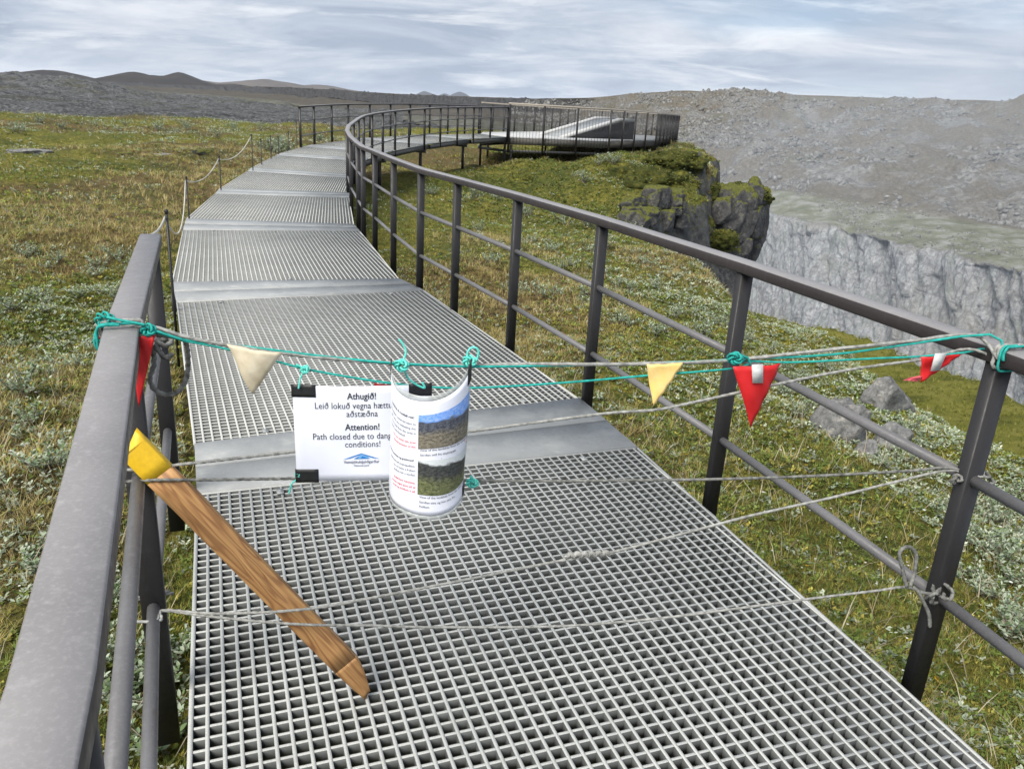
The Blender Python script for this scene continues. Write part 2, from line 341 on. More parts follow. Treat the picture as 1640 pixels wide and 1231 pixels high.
# dry brown sward on the left, greener close by
dry = smooth((- .75 * (X < -1.2) * smooth((9.5 - Y) / 3) - .8 * np.exp(-((X - 1.5) ** 2 / 22 + (Y - 27) ** 2 / 26)) + .35 * np.exp(-((X + 2.2) ** 2 / .8 + (Y - 3.0) ** 2 / 1.2)) + fbm(X / 3.5, Y / 5 + 3, o=4) + .1 + .8 * np.exp(-((X + 8.5) ** 2 / 40 + (Y - 20) ** 2 / 60)) + .25 * np.exp(-((X - .5) ** 2 / 8 + (Y - 11) ** 2 / 45))) / .7)
set_attr(me, 'dry', dry); set_attr(me, 'lush_shade', np.clip(.8 * (X < -1.2) * smooth((9.5 - Y) / 3) + 1.0 * np.exp(-((X - 1.5) ** 2 / 26 + (Y - 27) ** 2 / 30)), 0, 1))  # dark green moss; in the dip the shade is painted in too
def ground_mat():
    t = NT('moss_and_turf', .95, 0, .15)
    n1 = t.noise(2.2, 7, .6); n2 = t.noise(9, 6, .65); n3 = t.noise(55, 5, .7); n4 = t.noise(.5, 4, .5)
    g = t.ramp(n2, (.30, (.028, .034, .009)), (.43, (.11, .115, .02)), (.57, (.215, .19, .042)), (.72, (.32, .27, .075)))
    dr = t.ramp(n2, (.30, (.055, .042, .018)), (.52, (.145, .105, .045)), (.72, (.25, .19, .09)))
    c = t.mix(t.ramp(t.math('ADD', t.math('MULTIPLY', t.attr('dry'), .8), t.math('MULTIPLY', n1, .5)), (.45, 0.), (.85, 1.)), g, dr)
    c = t.mix(t.ramp(n4, (.42, 0.), (.62, .5)), c, (.05, .075, .02))
    c = t.mix(t.math('MULTIPLY', t.attr('lush_shade'), t.ramp(n1, (.38, .85), (.62, .15))), c, t.ramp(n2, (.35, (.022, .030, .008)), (.65, (.075, .095, .018))))
    speckle = t.ramp(n3, (.36, (.35, .35, .3)), (.62, (1.35, 1.35, 1.3)))  # fine random mottling, paler and darker turf
    c = t.mix(.85, c, speckle, 'MULTIPLY')
    b_ = t.ramp(t.noise(1.1, 6, .6, t.coords((1, 2.2, 1))), (.3, (.06, .068, .014)), (.5, (.15, .15, .028)), (.72, (.24, .215, .055)))
    c = t.mix(t.attr('bench'), c, b_)
    geo = t.N.new('ShaderNodeNewGeometry'); sep = t.N.new('ShaderNodeSeparateXYZ'); t.L.new(geo.outputs['True Normal'], sep.inputs[0])
    rock = t.ramp(t.noise(3, 7, .65), (.35, (.03, .03, .03)), (.65, (.13, .13, .125)))
    c = t.mix(t.ramp(sep.outputs['Z'], (.42, 1.), (.58, 0.)), c, rock)
    t.color(c); h = t.math('ADD', t.math('MULTIPLY', n2, .6), n3); t.bump(h, .9, .05); return t.m
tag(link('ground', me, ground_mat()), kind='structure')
# ---- lava field to the left
az = np.radians(np.linspace(-46, -8.5, 520)); rr = 62 * (620 / 62) ** np.linspace(0, 1, 290)
A, Rr = np.meshgrid(az, rr); X = Rr * np.sin(A); Y = Rr * np.cos(A)
ridg = 1 - np.abs(fbm(X / 26, Y / 26, o=5, g=.55)); rg2 = 1 - np.abs(fbm(X / 7 + 4, Y / 7, o=4))
amp = smooth((Rr - 66) / 20) * (.6 + .9 * smooth((Rr - 150) / 200)); px = np.degrees(A)
Z = -2.6 + 1.7 * smooth((Rr - 68) / 22) + amp * (1.5 * (ridg - .75) + .7 * (rg2 - .7)) + .25 * amp * fbm(X / 2, Y / 2, o=3)
lift = smooth((-px - 22) / 9); Z = Z + lift * smooth((Rr - 180) / 160) * (2.6 + 2.4 * fbm(X / 30, Y / 60, o=4)) + lift * smooth((Rr - 300) / 200) * 2.0
Z = Z - 14 * smooth((px + 20) / 6) * smooth((Rr - 300) / 140)
me = mesh_from('lava', np.stack([X, Y, Z], -1).reshape(-1, 3), grid_faces(*X.shape), False)
set_attr(me, 'h', (ridg - .6) * .8 + .3 * rg2)
def lava_mat():
    t = NT('lichened_lava', .95, 0, .2); n = t.noise(.35, 7, .65); n2 = t.noise(2.5, 6, .7); n3 = t.noise(.045, 4, .6)
    c = t.ramp(n2, (.33, (.022, .023, .024)), (.48, (.10, .102, .105)), (.64, (.25, .255, .25)))
    c = t.mix(t.ramp(n, (.36, .8), (.54, 0.)), c, (.028, .028, .029)); c = t.mix(t.ramp(n3, (.53, 0.), (.66, .65)), c, (.07, .068, .035))
    t.color(c).bump(n2, 1, .6); return t.m
tag(link('lava_field', me, lava_mat()), kind='structure')
# ---- far side of the gorge: rim, talus, shelf, cliff, floor, lofted between surveyed profiles
CTL = [ # px, (rim y, dist) (scarp foot) (talus foot) (shelf lip) (cliff foot)
 (-260, (112, 1500), (120, 1350), (127, 1100), (129, 950), (140, 900)),
 (60, (126, 1500), (131, 1350), (137, 1100), (140, 950), (150, 900)),
 (300, (137, 1300), (142, 1150), (150, 950), (153, 850), (165, 800)),
 (430, (139, 1000), (150, 980), (160, 860), (166, 800), (180, 780)),
 (500, (142, 850), (157, 832), (170, 735), (180, 640), (200, 620)),
 (600, (148, 760), (167, 745), (180, 625), (190, 520), (216, 500)),
 (700, (153, 700), (173, 687), (187, 585), (202, 460), (235, 440)),
 (800, (157, 660), (178, 648), (195, 540), (222, 410), (270, 395)),
 (880, (158, 650), (178, 640), (204, 500), (245, 380), (310, 365)),
 (950, (157, 640), (172, 632), (228, 440), (275, 355), (345, 340)),
 (1030, (149, 640), (168, 590), (265, 385), (302, 335), (395, 320)),
 (1100, (145, 640), (185, 500), (288, 355), (318, 320), (440, 305)),
 (1165, (147, 620), (192, 470), (298, 340), (330, 308), (480, 290)),
 (1230, (150, 600), (203, 450), (304, 330), (341, 296), (520, 277)),
 (1320, (155, 580), (212, 430), (318, 312), (362, 272), (575, 255)),
 (1400, (157, 560), (218, 415), (330, 300), (382, 252), (620, 236)),
 (1520, (160, 540), (228, 395), (350, 284), (408, 232), (690, 218)),
 (1640, (164, 520), (236, 378), (370, 270), (440, 212), (760, 200)),
 (1800, (170, 500), (250, 360), (395, 255), (475, 196), (840, 185)),
 (2050, (185, 480), (280, 340), (440, 240), (540, 180), (980, 170)),
 (2350, (205, 470), (310, 330), (500, 232), (620, 172), (1150, 162))]
NC = 1100
prof = V([[at_r(px, y, d) for y, d in rest] for px, *rest in CTL])          # (cols, 5, 3)
prof = np.stack([crom(prof[:, k], NC) for k in range(5)], 1)
back = prof[:, :1] + (prof[:, :1] - V([0, 0, 0])) * V([.5, .5, 0]) - V([0, 0, 2.]); front = prof[:, 4:5] * V([.9, .9, 1]) - V([0, 0, 6])
prof = np.concatenate([back, prof, front], 1)                             # rows: back rim scarp talus lip foot floor
sub = [14, 40, 74, 30, 112, 10]; rows = []; zone = []
for k, n in enumerate(sub):
    for j in range(n):
        t = j / n; rows.append(prof[:, k] * (1 - t) + prof[:, k + 1] * t); zone.append(k + t)
rows.append(prof[:, -1]); zone.append(6); G = V(rows); zone = V(zone)[:, None] * np.ones((1, NC))
du = np.gradient(G, axis=1); dv = np.gradient(G, axis=0); nr = np.cross(du, dv); nr /= np.linalg.norm(nr, axis=2)[..., None] + 1e-9
nr *= np.sign((nr * (EYE - G)).sum(2))[..., None] + 1e-9
zc = smooth((zone - 3.93) / .1) * smooth((5.1 - zone) / .15)               # cliff
lf = smooth((.47 - np.linspace(0, 1, NC)[None] * np.ones_like(zone)) / .08); zc = np.maximum(zc, lf * smooth((zone - 1.0) / .05) * smooth((2.05 - zone) / .1))
zt = (1 - .75 * lf) * smooth((zone - 1.0) / .2) * smooth((3.0 - zone) / .12)               # talus
zs = smooth((zone - 2.95) / .1) * smooth((4.0 - zone) / .06)              # shelf
arc = np.concatenate([[0], np.cumsum(np.linalg.norm(np.diff(G[0], axis=0), axis=1))]); arcl = np.concatenate([[0], np.cumsum(np.linalg.norm(np.diff(prof[:, 4], axis=0), axis=1))])
U = np.broadcast_to(arcl[None], zone.shape); Xg, Yg, Zg = G[..., 0], G[..., 1], G[..., 2]
h1 = lambda a, b: _h(np.floor(a), np.floor(b), np.floor(a * 0))
Uw = U + 1.3 * vn(U / 5, Zg / 7) + .5 * vn(U / 1.5, Zg / 2.5)
colm = 1.5 * h1(Uw / 2.1, Zg * 0 + 3) + 2.8 * h1(Uw / 6.3 + .4 * vn(U / 9, Zg / 12), Zg / 26 + .6 * vn(U / 8, Zg * 0)) + .8 * h1(Uw / 3.2, Zg / 5.5 + vn(U / 4, Zg * 0)) + 2.4 * np.abs(fbm(U / 13, Zg / 50, o=4)) + .6 * fbm(U / 2.0, Zg / 3.0, o=3) - .8 * h1(Zg / 7 + .5 * vn(U / 11, Zg * 0), Zg * 0)
lipn = 3.2 * fbm(U / 14, zone * 0, o=4)
mound = 5.0 * fbm(Xg / 38, Yg / 46, o=3) + 2.2 * np.abs(fbm(Xg / 13, Yg / 13, Zg / 13, o=3)) + .8 * fbm(Xg / 4, Yg / 4, Zg / 4, o=3)
colm = 3 + (colm - 3) * .68
G = G + nr * (zc * (colm - 3))[..., None] + nr * (zt * (mound - .8) * smooth((Rr_ := np.hypot(Xg, Yg)) / 300))[..., None]
G[..., 2] += zs * (.7 * fbm(Xg / 9, Yg / 9, o=3)) + smooth((1.4 - zone) / .6) * (.7 * fbm(Xg / 30, Yg / 60, o=4))
G[..., :2] += nr[..., :2] * ((zone > 2.9) * (zone < 5.2) * lipn)[..., None]
me = mesh_from('far_side', G.reshape(-1, 3), grid_faces(*zone.shape), False)
set_attr(me, 'cliff', zc); set_attr(me, 'shelf', zs); set_attr(me, 'talus', zt); set_attr(me, 'zone', zone)
arcc = np.linspace(0, 1, NC)[None] * np.ones_like(zone); set_attr(me, 'along', arcc)
def gorge_mat():
    t = NT('gorge_rock', .95, 0, .15)
    st = t.coords((1, 1, .09)); n1 = t.noise(.6, 9, .7, st); n2 = t.noise(.05, 6, .6); n3 = t.noise(.9, 7, .7); n4 = t.noise(.22, 5, .6, t.coords((1, 1, .3)))
    cl = t.ramp(n1, (.30, (.15, .155, .16)), (.48, (.30, .305, .31)), (.66, (.46, .465, .47)))
    ck = t.vor(.42, 'DISTANCE_TO_EDGE', t.coords((1, 1, .10))); ck2 = t.noise(1.6, 6, .7, t.coords((1, 1, .5)))
    cl = t.mix(t.ramp(ck, (.0, .45), (.10, 0.)), cl, (.09, .092, .095)); cl = t.mix(.7, cl, t.ramp(ck2, (.35, (.6, .6, .6)), (.62, (1.2, 1.2, 1.2))), 'MULTIPLY')
    cl = t.mix(t.ramp(n4, (.52, 0.), (.66, .55)), cl, (.19, .23, .20)); cl = t.mix(t.ramp(n2, (.5, 0.), (.62, .4)), cl, (.26, .24, .20))
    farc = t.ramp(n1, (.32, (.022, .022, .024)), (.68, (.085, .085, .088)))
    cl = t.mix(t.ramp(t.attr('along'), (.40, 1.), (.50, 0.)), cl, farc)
    ta = t.ramp(n3, (.32, (.088, .076, .060)), (.55, (.165, .146, .115)), (.72, (.28, .265, .23)))
    ta = t.mix(t.ramp(n2, (.47, 0.), (.58, .75)), ta, t.ramp(n3, (.3, (.10, .10, .10)), (.65, (.30, .30, .295))))
    cell = t.vor(.75, 'F1', t.coords((1, 1, 1.3)), 'Color'); sp_ = t.N.new('ShaderNodeSeparateColor'); t.L.new(cell, sp_.inputs[0])
    ta = t.mix(t.math('MULTIPLY', t.ramp(n2, (.42, 0.), (.56, 1.)), t.ramp(t.noise(.11, 5, .65), (.40, .15), (.58, .85))), ta, t.ramp(sp_.outputs[0], (0., (.06, .06, .058)), (.45, (.15, .148, .14)), (1., (.33, .328, .315))))
    ta = t.mix(t.ramp(t.noise(.035, 6, .6, t.coords((1, 1, 3), loc=(40, 0, 0))), (.56, 0.), (.68, .5)), ta, (.11, .115, .062))
    sh = t.ramp(t.noise(.16, 7, .65), (.32, (.115, .125, .075)), (.5, (.20, .205, .145)), (.66, (.34, .34, .32)))
    tp = t.ramp(t.noise(.12, 7, .65), (.35, (.082, .070, .050)), (.6, (.165, .142, .104)), (.75, (.25, .23, .19)))
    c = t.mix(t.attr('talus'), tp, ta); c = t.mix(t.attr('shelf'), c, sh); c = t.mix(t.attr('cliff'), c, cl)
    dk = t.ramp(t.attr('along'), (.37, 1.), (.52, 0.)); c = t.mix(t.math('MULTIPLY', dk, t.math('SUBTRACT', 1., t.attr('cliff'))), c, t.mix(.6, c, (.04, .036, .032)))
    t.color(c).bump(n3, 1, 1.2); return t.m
tag(link('canyon_side', me, gorge_mat()), kind='structure')
# rubble blocks on talus and shelf
def ico():
    p = (1 + 5 ** .5) / 2; v = V([(-1, p, 0), (1, p, 0), (-1, -p, 0), (1, -p, 0), (0, -1, p), (0, 1, p), (0, -1, -p), (0, 1, -p), (p, 0, -1), (p, 0, 1), (-p, 0, -1), (-p, 0, 1)]); v /= np.linalg.norm(v[0])
    f = V([(0, 11, 5), (0, 5, 1), (0, 1, 7), (0, 7, 10), (0, 10, 11), (1, 5, 9), (5, 11, 4), (11, 10, 2), (10, 7, 6), (7, 1, 8), (3, 9, 4), (3, 4, 2), (3, 2, 6), (3, 6, 8), (3, 8, 9), (4, 9, 5), (2, 4, 11), (6, 2, 10), (8, 6, 7), (9, 8, 1)]); return v, f
IV, IF = ico()
def rand_rot(n):
    q = RNG.normal(size=(n, 4)); q /= np.linalg.norm(q, axis=1)[:, None]; a, b, c, d = q.T
    return np.stack([np.stack([1 - 2 * (c * c + d * d), 2 * (b * c - a * d), 2 * (b * d + a * c)], -1), np.stack([2 * (b * c + a * d), 1 - 2 * (b * b + d * d), 2 * (c * d - a * b)], -1), np.stack([2 * (b * d - a * c), 2 * (c * d + a * b), 1 - 2 * (b * b + c * c)], -1)], 1)
def instances(PV, PF, pos, R_, scale):
    # PV (k,3) or (n,k,3); returns realised verts, faces
    n = len(pos); pv = PV if PV.ndim == 3 else np.broadcast_to(PV, (n, *PV.shape)); k = pv.shape[1]
    v = np.einsum('nij,nkj->nki', R_, pv * scale.reshape(n, 1, -1)) + pos[:, None]
    f = (PF[None] + (np.arange(n) * k)[:, None, None]).reshape(-1, PF.shape[1]); return v.reshape(-1, 3), f
def rubble(n, zlo, zhi, smin, smax, name, seed, thr):
    rows_ = np.where((zone[:, 0] >= zlo) & (zone[:, 0] <= zhi))[0]; i = RNG.choice(rows_, n * 4); j = (RNG.random(n * 4) * (NC * .62) + NC * .36).astype(int)
    p = G[i, j]; dens = fbm(p[:, 0] / 34 + seed, p[:, 1] / 34, p[:, 2] / 16, o=5, g=.6); k = np.where(dens > thr)[0][:n]; p = p[k]
    s = smin * (smax / smin) ** (RNG.random(len(k)) ** 3.0); sc_ = s[:, None] * (1 + .5 * RNG.normal(size=(len(k), 3)).clip(-1, 1))
    jit = IV[None] * (1 + .22 * RNG.normal(size=(len(k), 12, 1)).clip(-1.5, 1.5)); v, f = instances(jit, IF, p + V([0, 0, .15]) * s[:, None], rand_rot(len(k)), sc_)
    me = mesh_from(name, v, f); o = link(name, me, MAT['rubble'], None); return tag(o, 'grey angular rubble strewn over the far gorge slope', None, None, 'stuff')
t = NT('pale_rubble', .95, 0, .15); n = t.noise(.35, 5, .6); t.color(t.ramp(n, (.32, (.085, .083, .078)), (.5, (.165, .162, .153)), (.7, (.29, .288, .277)))); MAT['rubble'] = t.m
rubble(24000, 1.1, 2.98, .18, 1.25, 'talus_rubble', 2.2, .0); rubble(1600, 2.95, 3.9, .2, .6, 'shelf_rubble', 8.2, .1); rubble(500, .6, 1.1, .25, 1.0, 'rim_rubble', 5.2, .1)
# ---- far hills
def hill(name, c, peaks, mat, wob=.1):
    xs = np.linspace(-1, 1, 90); ys = np.linspace(-1, 1, 50); a, b = np.meshgrid(xs, ys); z = np.zeros_like(a); R0 = c[0]; 
    half = c[2]; az0 = math.atan2(c[1][0], c[1][1]); ct = V([c[1][0], c[1][1]]) / np.hypot(*c[1]); ri = V([ct[1], -ct[0]])
    x = c[1][0] + ri[0] * a * half + ct[0] * b * half * .7; y = c[1][1] + ri[1] * a * half + ct[1] * b * half * .7
    for pa, hh, wd in peaks: z = np.maximum(z, hh * np.exp(-np.abs((a - pa) / wd) ** 1.45 - (b / .5) ** 2) * (1 + .10 * fbm(a * 5 + pa, b * 4, o=4)))
    z = z + hh * wob * .5 * fbm(a * 6, b * 5, o=5) * smooth(1 - np.maximum(np.abs(a), np.abs(b)) ** 2); z = z * smooth((1 - np.abs(a)) * 4) * smooth((1 - np.abs(b)) * 4) + c[3]
    return tag(link(name, mesh_from(name, np.stack([x, y, z], -1).reshape(-1, 3), grid_faces(*a.shape), True), mat), kind='structure')
def hill_mat(name, a, b):
    t = NT(name, 1, 0, .1); t.color(t.ramp(t.noise(.012, 7, .6), (.35, a), (.65, b))); return t.m
def place(pxx, pyy, R_): p = at_r(pxx, pyy, R_); return p
p1 = place(245, 140, 2600); hill('crater_hill', (0, p1[:2], 560, p1[2] - 4), [(-.08, 46, .20), (.12, 49, .19), (-.45, 34, .26), (.40, 24, .32), (.02, 40, .3), (-.75, 18, .2)], hill_mat('hill_dark', (.017, .0135, .0115), (.035, .027, .022)))
p1 = place(430, 142, 3000); hill('pale_hill', (0, p1[:2], 560, p1[2] - 4), [(0, 36, .30), (.3, 24, .34), (-.5, 22, .3)], hill_mat('hill_pale', (.085, .075, .068), (.13, .115, .105)))
p1 = place(730, 160, 6000); hill('blue_hill', (0, p1[:2], 500, p1[2]), [(0.05, 62, .17), (-.45, 48, .14)], hill_mat('hill_blue', (.035, .035, .04), (.05, .05, .055)))
p1 = place(685, 158, 6400); hill('blue_hill', (0, p1[:2], 420, p1[2]), [(0.0, 50, .22), (.3, 40, .2)], hill_mat('hill_blue', (.035, .035, .04), (.05, .05, .055)))
# ------------------------------------------------------------------ boardwalk
def zlerp(a, b, t): return a + (b - a) * t
def clip_line(p, d, poly):
    t0, t1 = -1e9, 1e9; n = len(poly)                                      # convex, counter-clockwise
    for i in range(n):
        a, b = poly[i], poly[(i + 1) % n]; e = b - a; nn = V([-e[1], e[0]]); num = nn @ (p - a); den = nn @ d
        if abs(den) < 1e-12:
            if num < 0: return None
            continue
        t = -num / den
        if den > 0: t0 = max(t0, t)
        else: t1 = min(t1, t)
    return (t0, t1) if t1 - t0 > .01 else None
PITCHG = .0435
def grating_panel(L0, R0, L1, R1, parent, seed):
    poly = V([L0[:2], R0[:2], R1[:2], L1[:2]]); d = (L1 - L0)[:2]; ln = np.linalg.norm(d); d = d / ln; nn = V([d[1], -d[0]])
    zf = lambda q: L0[2] + (L1[2] - L0[2]) * np.clip(((q - L0[:2]) @ d) / ln, -.2, 1.2)
    m = MB(); wmax = max((R0[:2] - L0[:2]) @ nn, (R1[:2] - L0[:2]) @ nn)
    def bar(p, q, wd, ht, dz):
        a = V([*p, zf(p) - ht / 2 - dz]); b = V([*q, zf(q) - ht / 2 - dz]); m.box(a, b, wd, ht)
    k = 0
    while k * PITCHG < wmax + .02:
        p = L0[:2] + nn * (k * PITCHG + .006); c = clip_line(p, d, poly)
        if c: bar(p + d * c[0], p + d * c[1], .0105, .040, 0)
        k += 1
    lo = min((q - L0[:2]) @ d for q in poly); hi = max((q - L0[:2]) @ d for q in poly); k = 0
    while lo + k * PITCHG < hi:
        p = L0[:2] + d * (lo + k * PITCHG + .01); c = clip_line(p, nn, poly)
        if c: bar(p + nn * c[0], p + nn * c[1], .0095, .037, .0012)
        k += 1
    for a, b in ((L0, L1), (R0, R1), (L0, R0), (L1, R1)):                  # rim bars just inside the outline
        a2, b2 = a[:2].copy(), b[:2].copy(); cen = poly.mean(0); e = b2 - a2; e /= np.linalg.norm(e); pn = V([-e[1], e[0]]); pn *= np.sign(pn @ (cen - a2))
        bar(a2 + pn * .0065 + e * .004, b2 + pn * .0065 - e * .004, .013, .042, -.0008)
    o = m.obj('grating_panel', MAT['grating'], parent); o.data.materials.append(MAT['resin_shade'])
    mi = np.ones(len(o.data.polygons), np.int32); mi[4::6] = 0; o.data.polygons.foreach_set('material_index', mi); return o
def clips(L0, R0, L1, R1, parent):
    d = (L1 - L0) / np.linalg.norm(L1 - L0)
    for e, (a, b) in enumerate(((L0, R0), (L1, R1))):
        for t_ in (.16, .5, .84):
            p = a + (b - a) * t_ + d * (.07 if e == 0 else -.07); m = MB(); m.box(p - d * .022 + V([0, 0, .003]), p + d * .022 + V([0, 0, .003]), .030, .004); m.tube([p + V([0, 0, .004]), p + V([0, 0, .0105])], .007, 6); m.obj('grating_clip', MAT['plate'], parent)
walk = empty('boardwalk', (0, 0, -.6), 'raised grey grating boardwalk curving over the moor towards the lookout platform', 'boardwalk')
NJ = len(JL)
for k in range(NJ - 1):
    L0, R0, L1, R1 = JL[k], JR[k], JL[k + 1], JR[k + 1]
    if k % 2 == 0:
        grating_panel(L0, R0, L1, R1, walk, k)
        if k < 6: clips(L0, R0, L1, R1, walk)
    else:
        Lm, Rm = (L0 + L1) / 2, (R0 + R1) / 2
        for (a, b, c, d_), dz in (((L0, R0, Rm, Lm), .0), ((Lm, Rm, R1, L1), .004)):
            q = V([a, b, c, d_]); cen = q.mean(0); q = cen + (q - cen) * V([.996, .996, 1])
            m = MB(); m.prism([tuple(p + V([0, 0, .0015 + dz])) for p in q], -.03, .004); m.obj('joint_plate', MAT['plate'], walk)
    if k % 2 == 0:
        for a, b, s in ((JL[k], JL[k + 1], -1), (JR[k], JR[k + 1], 1)):
            m = MB(); e = (b - a)[:2]; e /= np.linalg.norm(e); o_ = V([e[1], -e[0], 0]) * s * -.03
            m.box(a + o_ + V([0, 0, -.115]), b + o_ + V([0, 0, -.115]), .05, .13, end=.34); m.obj('edge_beam', MAT['beam'], walk)
def leg_post(p, zt, parent, wd=.09):
    zb = float(moor(V([p[0]]), V([p[1]]))[0]) - .15
    m = MB(); m.box((p[0], p[1], zb), (p[0], p[1], zt), wd, wd, up=(0, 1, 0)); m.obj('support_post', MAT['post'], parent)
for k in range(1, NJ, 2):
    e = JR[k] - JL[k]
    for t_ in (.08, .92):
        p = JL[k] + e * t_; leg_post(p, p[2] - .19, walk)
    m = MB(); m.box(JL[k] + e * .01 + V([0, 0, -.235]), JR[k] - e * .01 + V([0, 0, -.235]), .08, .10); m.obj('cross_beam', MAT['beam'], walk)
# ------------------------------------------------------------------ railings
_pm = {}
def post_mesh(h, wp, wa):
    k = (round(h, 2), wp, wa)
    if k not in _pm:
        m = MB(); c = .004; x, y = wp / 2, wa / 2
        m.prism([(-x + c, -y), (x - c, -y), (x, -y + c), (x, y - c), (x - c, y), (-x + c, y), (-x, y - c), (-x, -y + c)], 0, h)
        _pm[k] = mesh_from('post', np.concatenate(m.v), m.f); _pm[k].materials.append(MAT['post'])
    return _pm[k]
def railing(name, pts, label, hand_ends=(0, 0), tubes=(.30, .70), height=1.10, group=None, tube_r=.017, below=.17, hw=.078, hh=.046, side=0, postw=(.062, .042), stop=(0, 0)):
    pts = V(pts); r = empty(name, tuple(pts[0] - V([0, 0, .2])), label, 'railing', group); R0_ = V(r.location)
    n = len(pts)
    for i in range(n):
        d = pts[min(i + 1, n - 1)] - pts[max(i - 1, 0)]; ang = math.atan2(d[1], d[0]) + math.pi / 2
        o = link('post', post_mesh(below + height - hh - .001, *postw), None, r, tuple(pts[i] - V([0, 0, below]) - R0_), (0, 0, ang))
    d0 = pts[0] - pts[1]; d0 /= np.linalg.norm(d0); d1 = pts[-1] - pts[-2]; d1 /= np.linalg.norm(d1)
    hp = np.concatenate([[pts[0] + d0 * hand_ends[0]], pts[1:-1], [pts[-1] + d1 * hand_ends[1]]]) + V([0, 0, height - hh / 2])
    c = .004; x, y = hw / 2, hh / 2
    hro = MB().sweep(hp, [(-x + c, -y), (x - c, -y), (x, -y + c), (x, y - c), (x - c, y), (-x + c, y), (-x, y - c), (-x, -y + c)]).obj('handrail', MAT['handrail'], r)
    hr = hro.data; hr.materials.append(MAT['worn_sheen']); hr.polygons.foreach_set('material_index', np.array([1 if (k % 8 in (3, 4, 5) and k < 8 * (len(hp) - 1)) else 0 for k in range(len(hr.polygons))], np.int32))
    for z in tubes:
        for a, b in zip(pts[:-1], pts[1:]):
            e = (b - a) / np.linalg.norm(b - a); MB().tube([a + e * (postw[1] / 2 - .002) + V([0, 0, z]), b - e * (postw[1] / 2 - .002) + V([0, 0, z])], tube_r, 12).obj('rail', MAT['tube'], r, smooth=True)
    return r
RR = [(2.42, -1.60, 0), (2.05, -.37, 0), (1.70, .86, 0), (1.345, 2.105, 0), (.945, 3.275, 0), (.46, 4.50, 0), (-.03, 5.58, 0), (-.535, 6.60, 0), (-.935, 7.40, 0), (-1.375, 8.58, 0), (-1.80, 9.80, 0), (-2.10, 10.60, 0),
      (-2.34, 11.45, 0), (-2.76, 12.95, .02), (-3.17, 14.6, .05), (-3.42, 15.9, .10), (-3.60, 17.2, .14), (-3.78, 18.6, .19), (-3.92, 19.9, .23), (-3.96, 21.2, .27), (-3.91, 22.5, .31), (-3.78, 23.8, .355),
      (-3.55, 25.0, .40), (-3.24, 26.3, .45), (-2.86, 27.5, .50), (-2.40, 28.8, .54), (-1.92, 30.0, .58), (-1.36, 31.2, .61), (-.74, 32.3, .64)]
railing('railing', RR, 'long dark metal railing along the right side of the boardwalk, sweeping round its curve', (1.0, .02))
LR = [(-.02, -.45, 0), (-.43, .62, 0), (-.955, 1.84, 0), (-1.43, 3.03, 0)]
railing('railing', LR, 'short dark railing with a rubbed top, sky sheen painted into its pale colour, at the near left of the boardwalk', (.8, .10), tubes=(.30, .70))
OR_ = [(-6.36, 23.2, .33), (-6.30, 24.5, .36), (-6.08, 25.8, .41), (-5.82, 27.0, .45), (-5.36, 28.3, .49), (-4.85, 29.5, .53), (-4.3, 30.6, .57), (-3.7, 31.6, .59), (-3.1, 32.6, .61), (-2.5, 33.5, .63), (-1.98, 34.3, .64), (-2.0, 35.6, .64), (-2.05, 37.0, .64)]
railing('railing', OR_, 'dark railing on the far outer side of the boardwalk, beginning beyond the rope fence', (.04, 0))
# ------------------------------------------------------------------ lookout platform
plat = empty('lookout_platform', (3, 38, -.6), 'pale decked lookout platform on stilts at the far end of the boardwalk', 'platform')
pc = PLAT.mean(0); Pin = pc + (PLAT - pc) * .985
t = NT('pale_decking', .6); t.color(t.ramp(t.noise(3, 5, .6, t.coords((1, 12, 1))), (.3, (.36, .365, .365)), (.7, (.52, .52, .51)))); MAT['deck'] = t.m
dirb = (PLAT[1] - PLAT[0]) / np.linalg.norm(PLAT[1] - PLAT[0]); nb = V([-dirb[1], dirb[0]])
lo = min((q - Pin[0]) @ nb for q in Pin); hi = max((q - Pin[0]) @ nb for q in Pin); k = 0
def ccw(P): return P if sum((P[(i + 1) % len(P)][0] - P[i][0]) * (P[(i + 1) % len(P)][1] + P[i][1]) for i in range(len(P))) < 0 else P[::-1]
def convex_clip(P, p, n, keep):
    out = []
    for i in range(len(P)):
        a, b = P[i], P[(i + 1) % len(P)]; da, db = (a - p) @ n * keep, (b - p) @ n * keep
        if da >= 0: out.append(a)
        if da * db < 0: out.append(a + (b - a) * da / (da - db))
    return out
while lo + k * .9 < hi:                                                     # deck laid as boards of 0.9 m, narrow joints between
    q = convex_clip(list(Pin), Pin[0] + nb * (lo + k * .9 + .01), nb, 1)
    if len(q) > 2: q = convex_clip(q, Pin[0] + nb * (lo + k * .9 + .89), nb, -1)
    if len(q) > 2: MB().prism([tuple(a) for a in ccw(q)], PLZ - .05, PLZ).obj('deck_panel', MAT['deck'], plat)
    k += 1
t = NT('fascia_timber', .7); t.color(t.ramp(t.noise(5, 5, .6, t.coords((1, 1, 8))), (.3, (.06, .055, .048)), (.7, (.14, .13, .115)))); MAT['fascia'] = t.m
for a, b in zip(PLAT, np.roll(PLAT, -1, 0)):
    MB().box((*a, PLZ - .17), (*b, PLZ - .17), .05, .24).obj('fascia', MAT['fascia'], plat)
    MB().box((*a, PLZ - .54), (*b, PLZ - .54), .06, .10).obj('edge_beam', MAT['beam'], plat)
for p in (PLAT[0] + V([.15, .1]), pc + V([-1.5, -2.5]), PLAT[1] + V([-.3, .6]), pc, PLAT[5] + V([.3, .2])): leg_post(p, PLZ - .3, plat)
prail = empty('platform_railing', (*PLAT[1], PLZ - .6), 'tall dark railing of thin upright bars round the far lookout platform', 'railing')
hp = V([(*p, PLZ + 1.235) for p in PLAT[:6]]); t = NT('pale_timber_rail', .6); t.color((.34, .30, .25)); MAT['coping'] = t.m
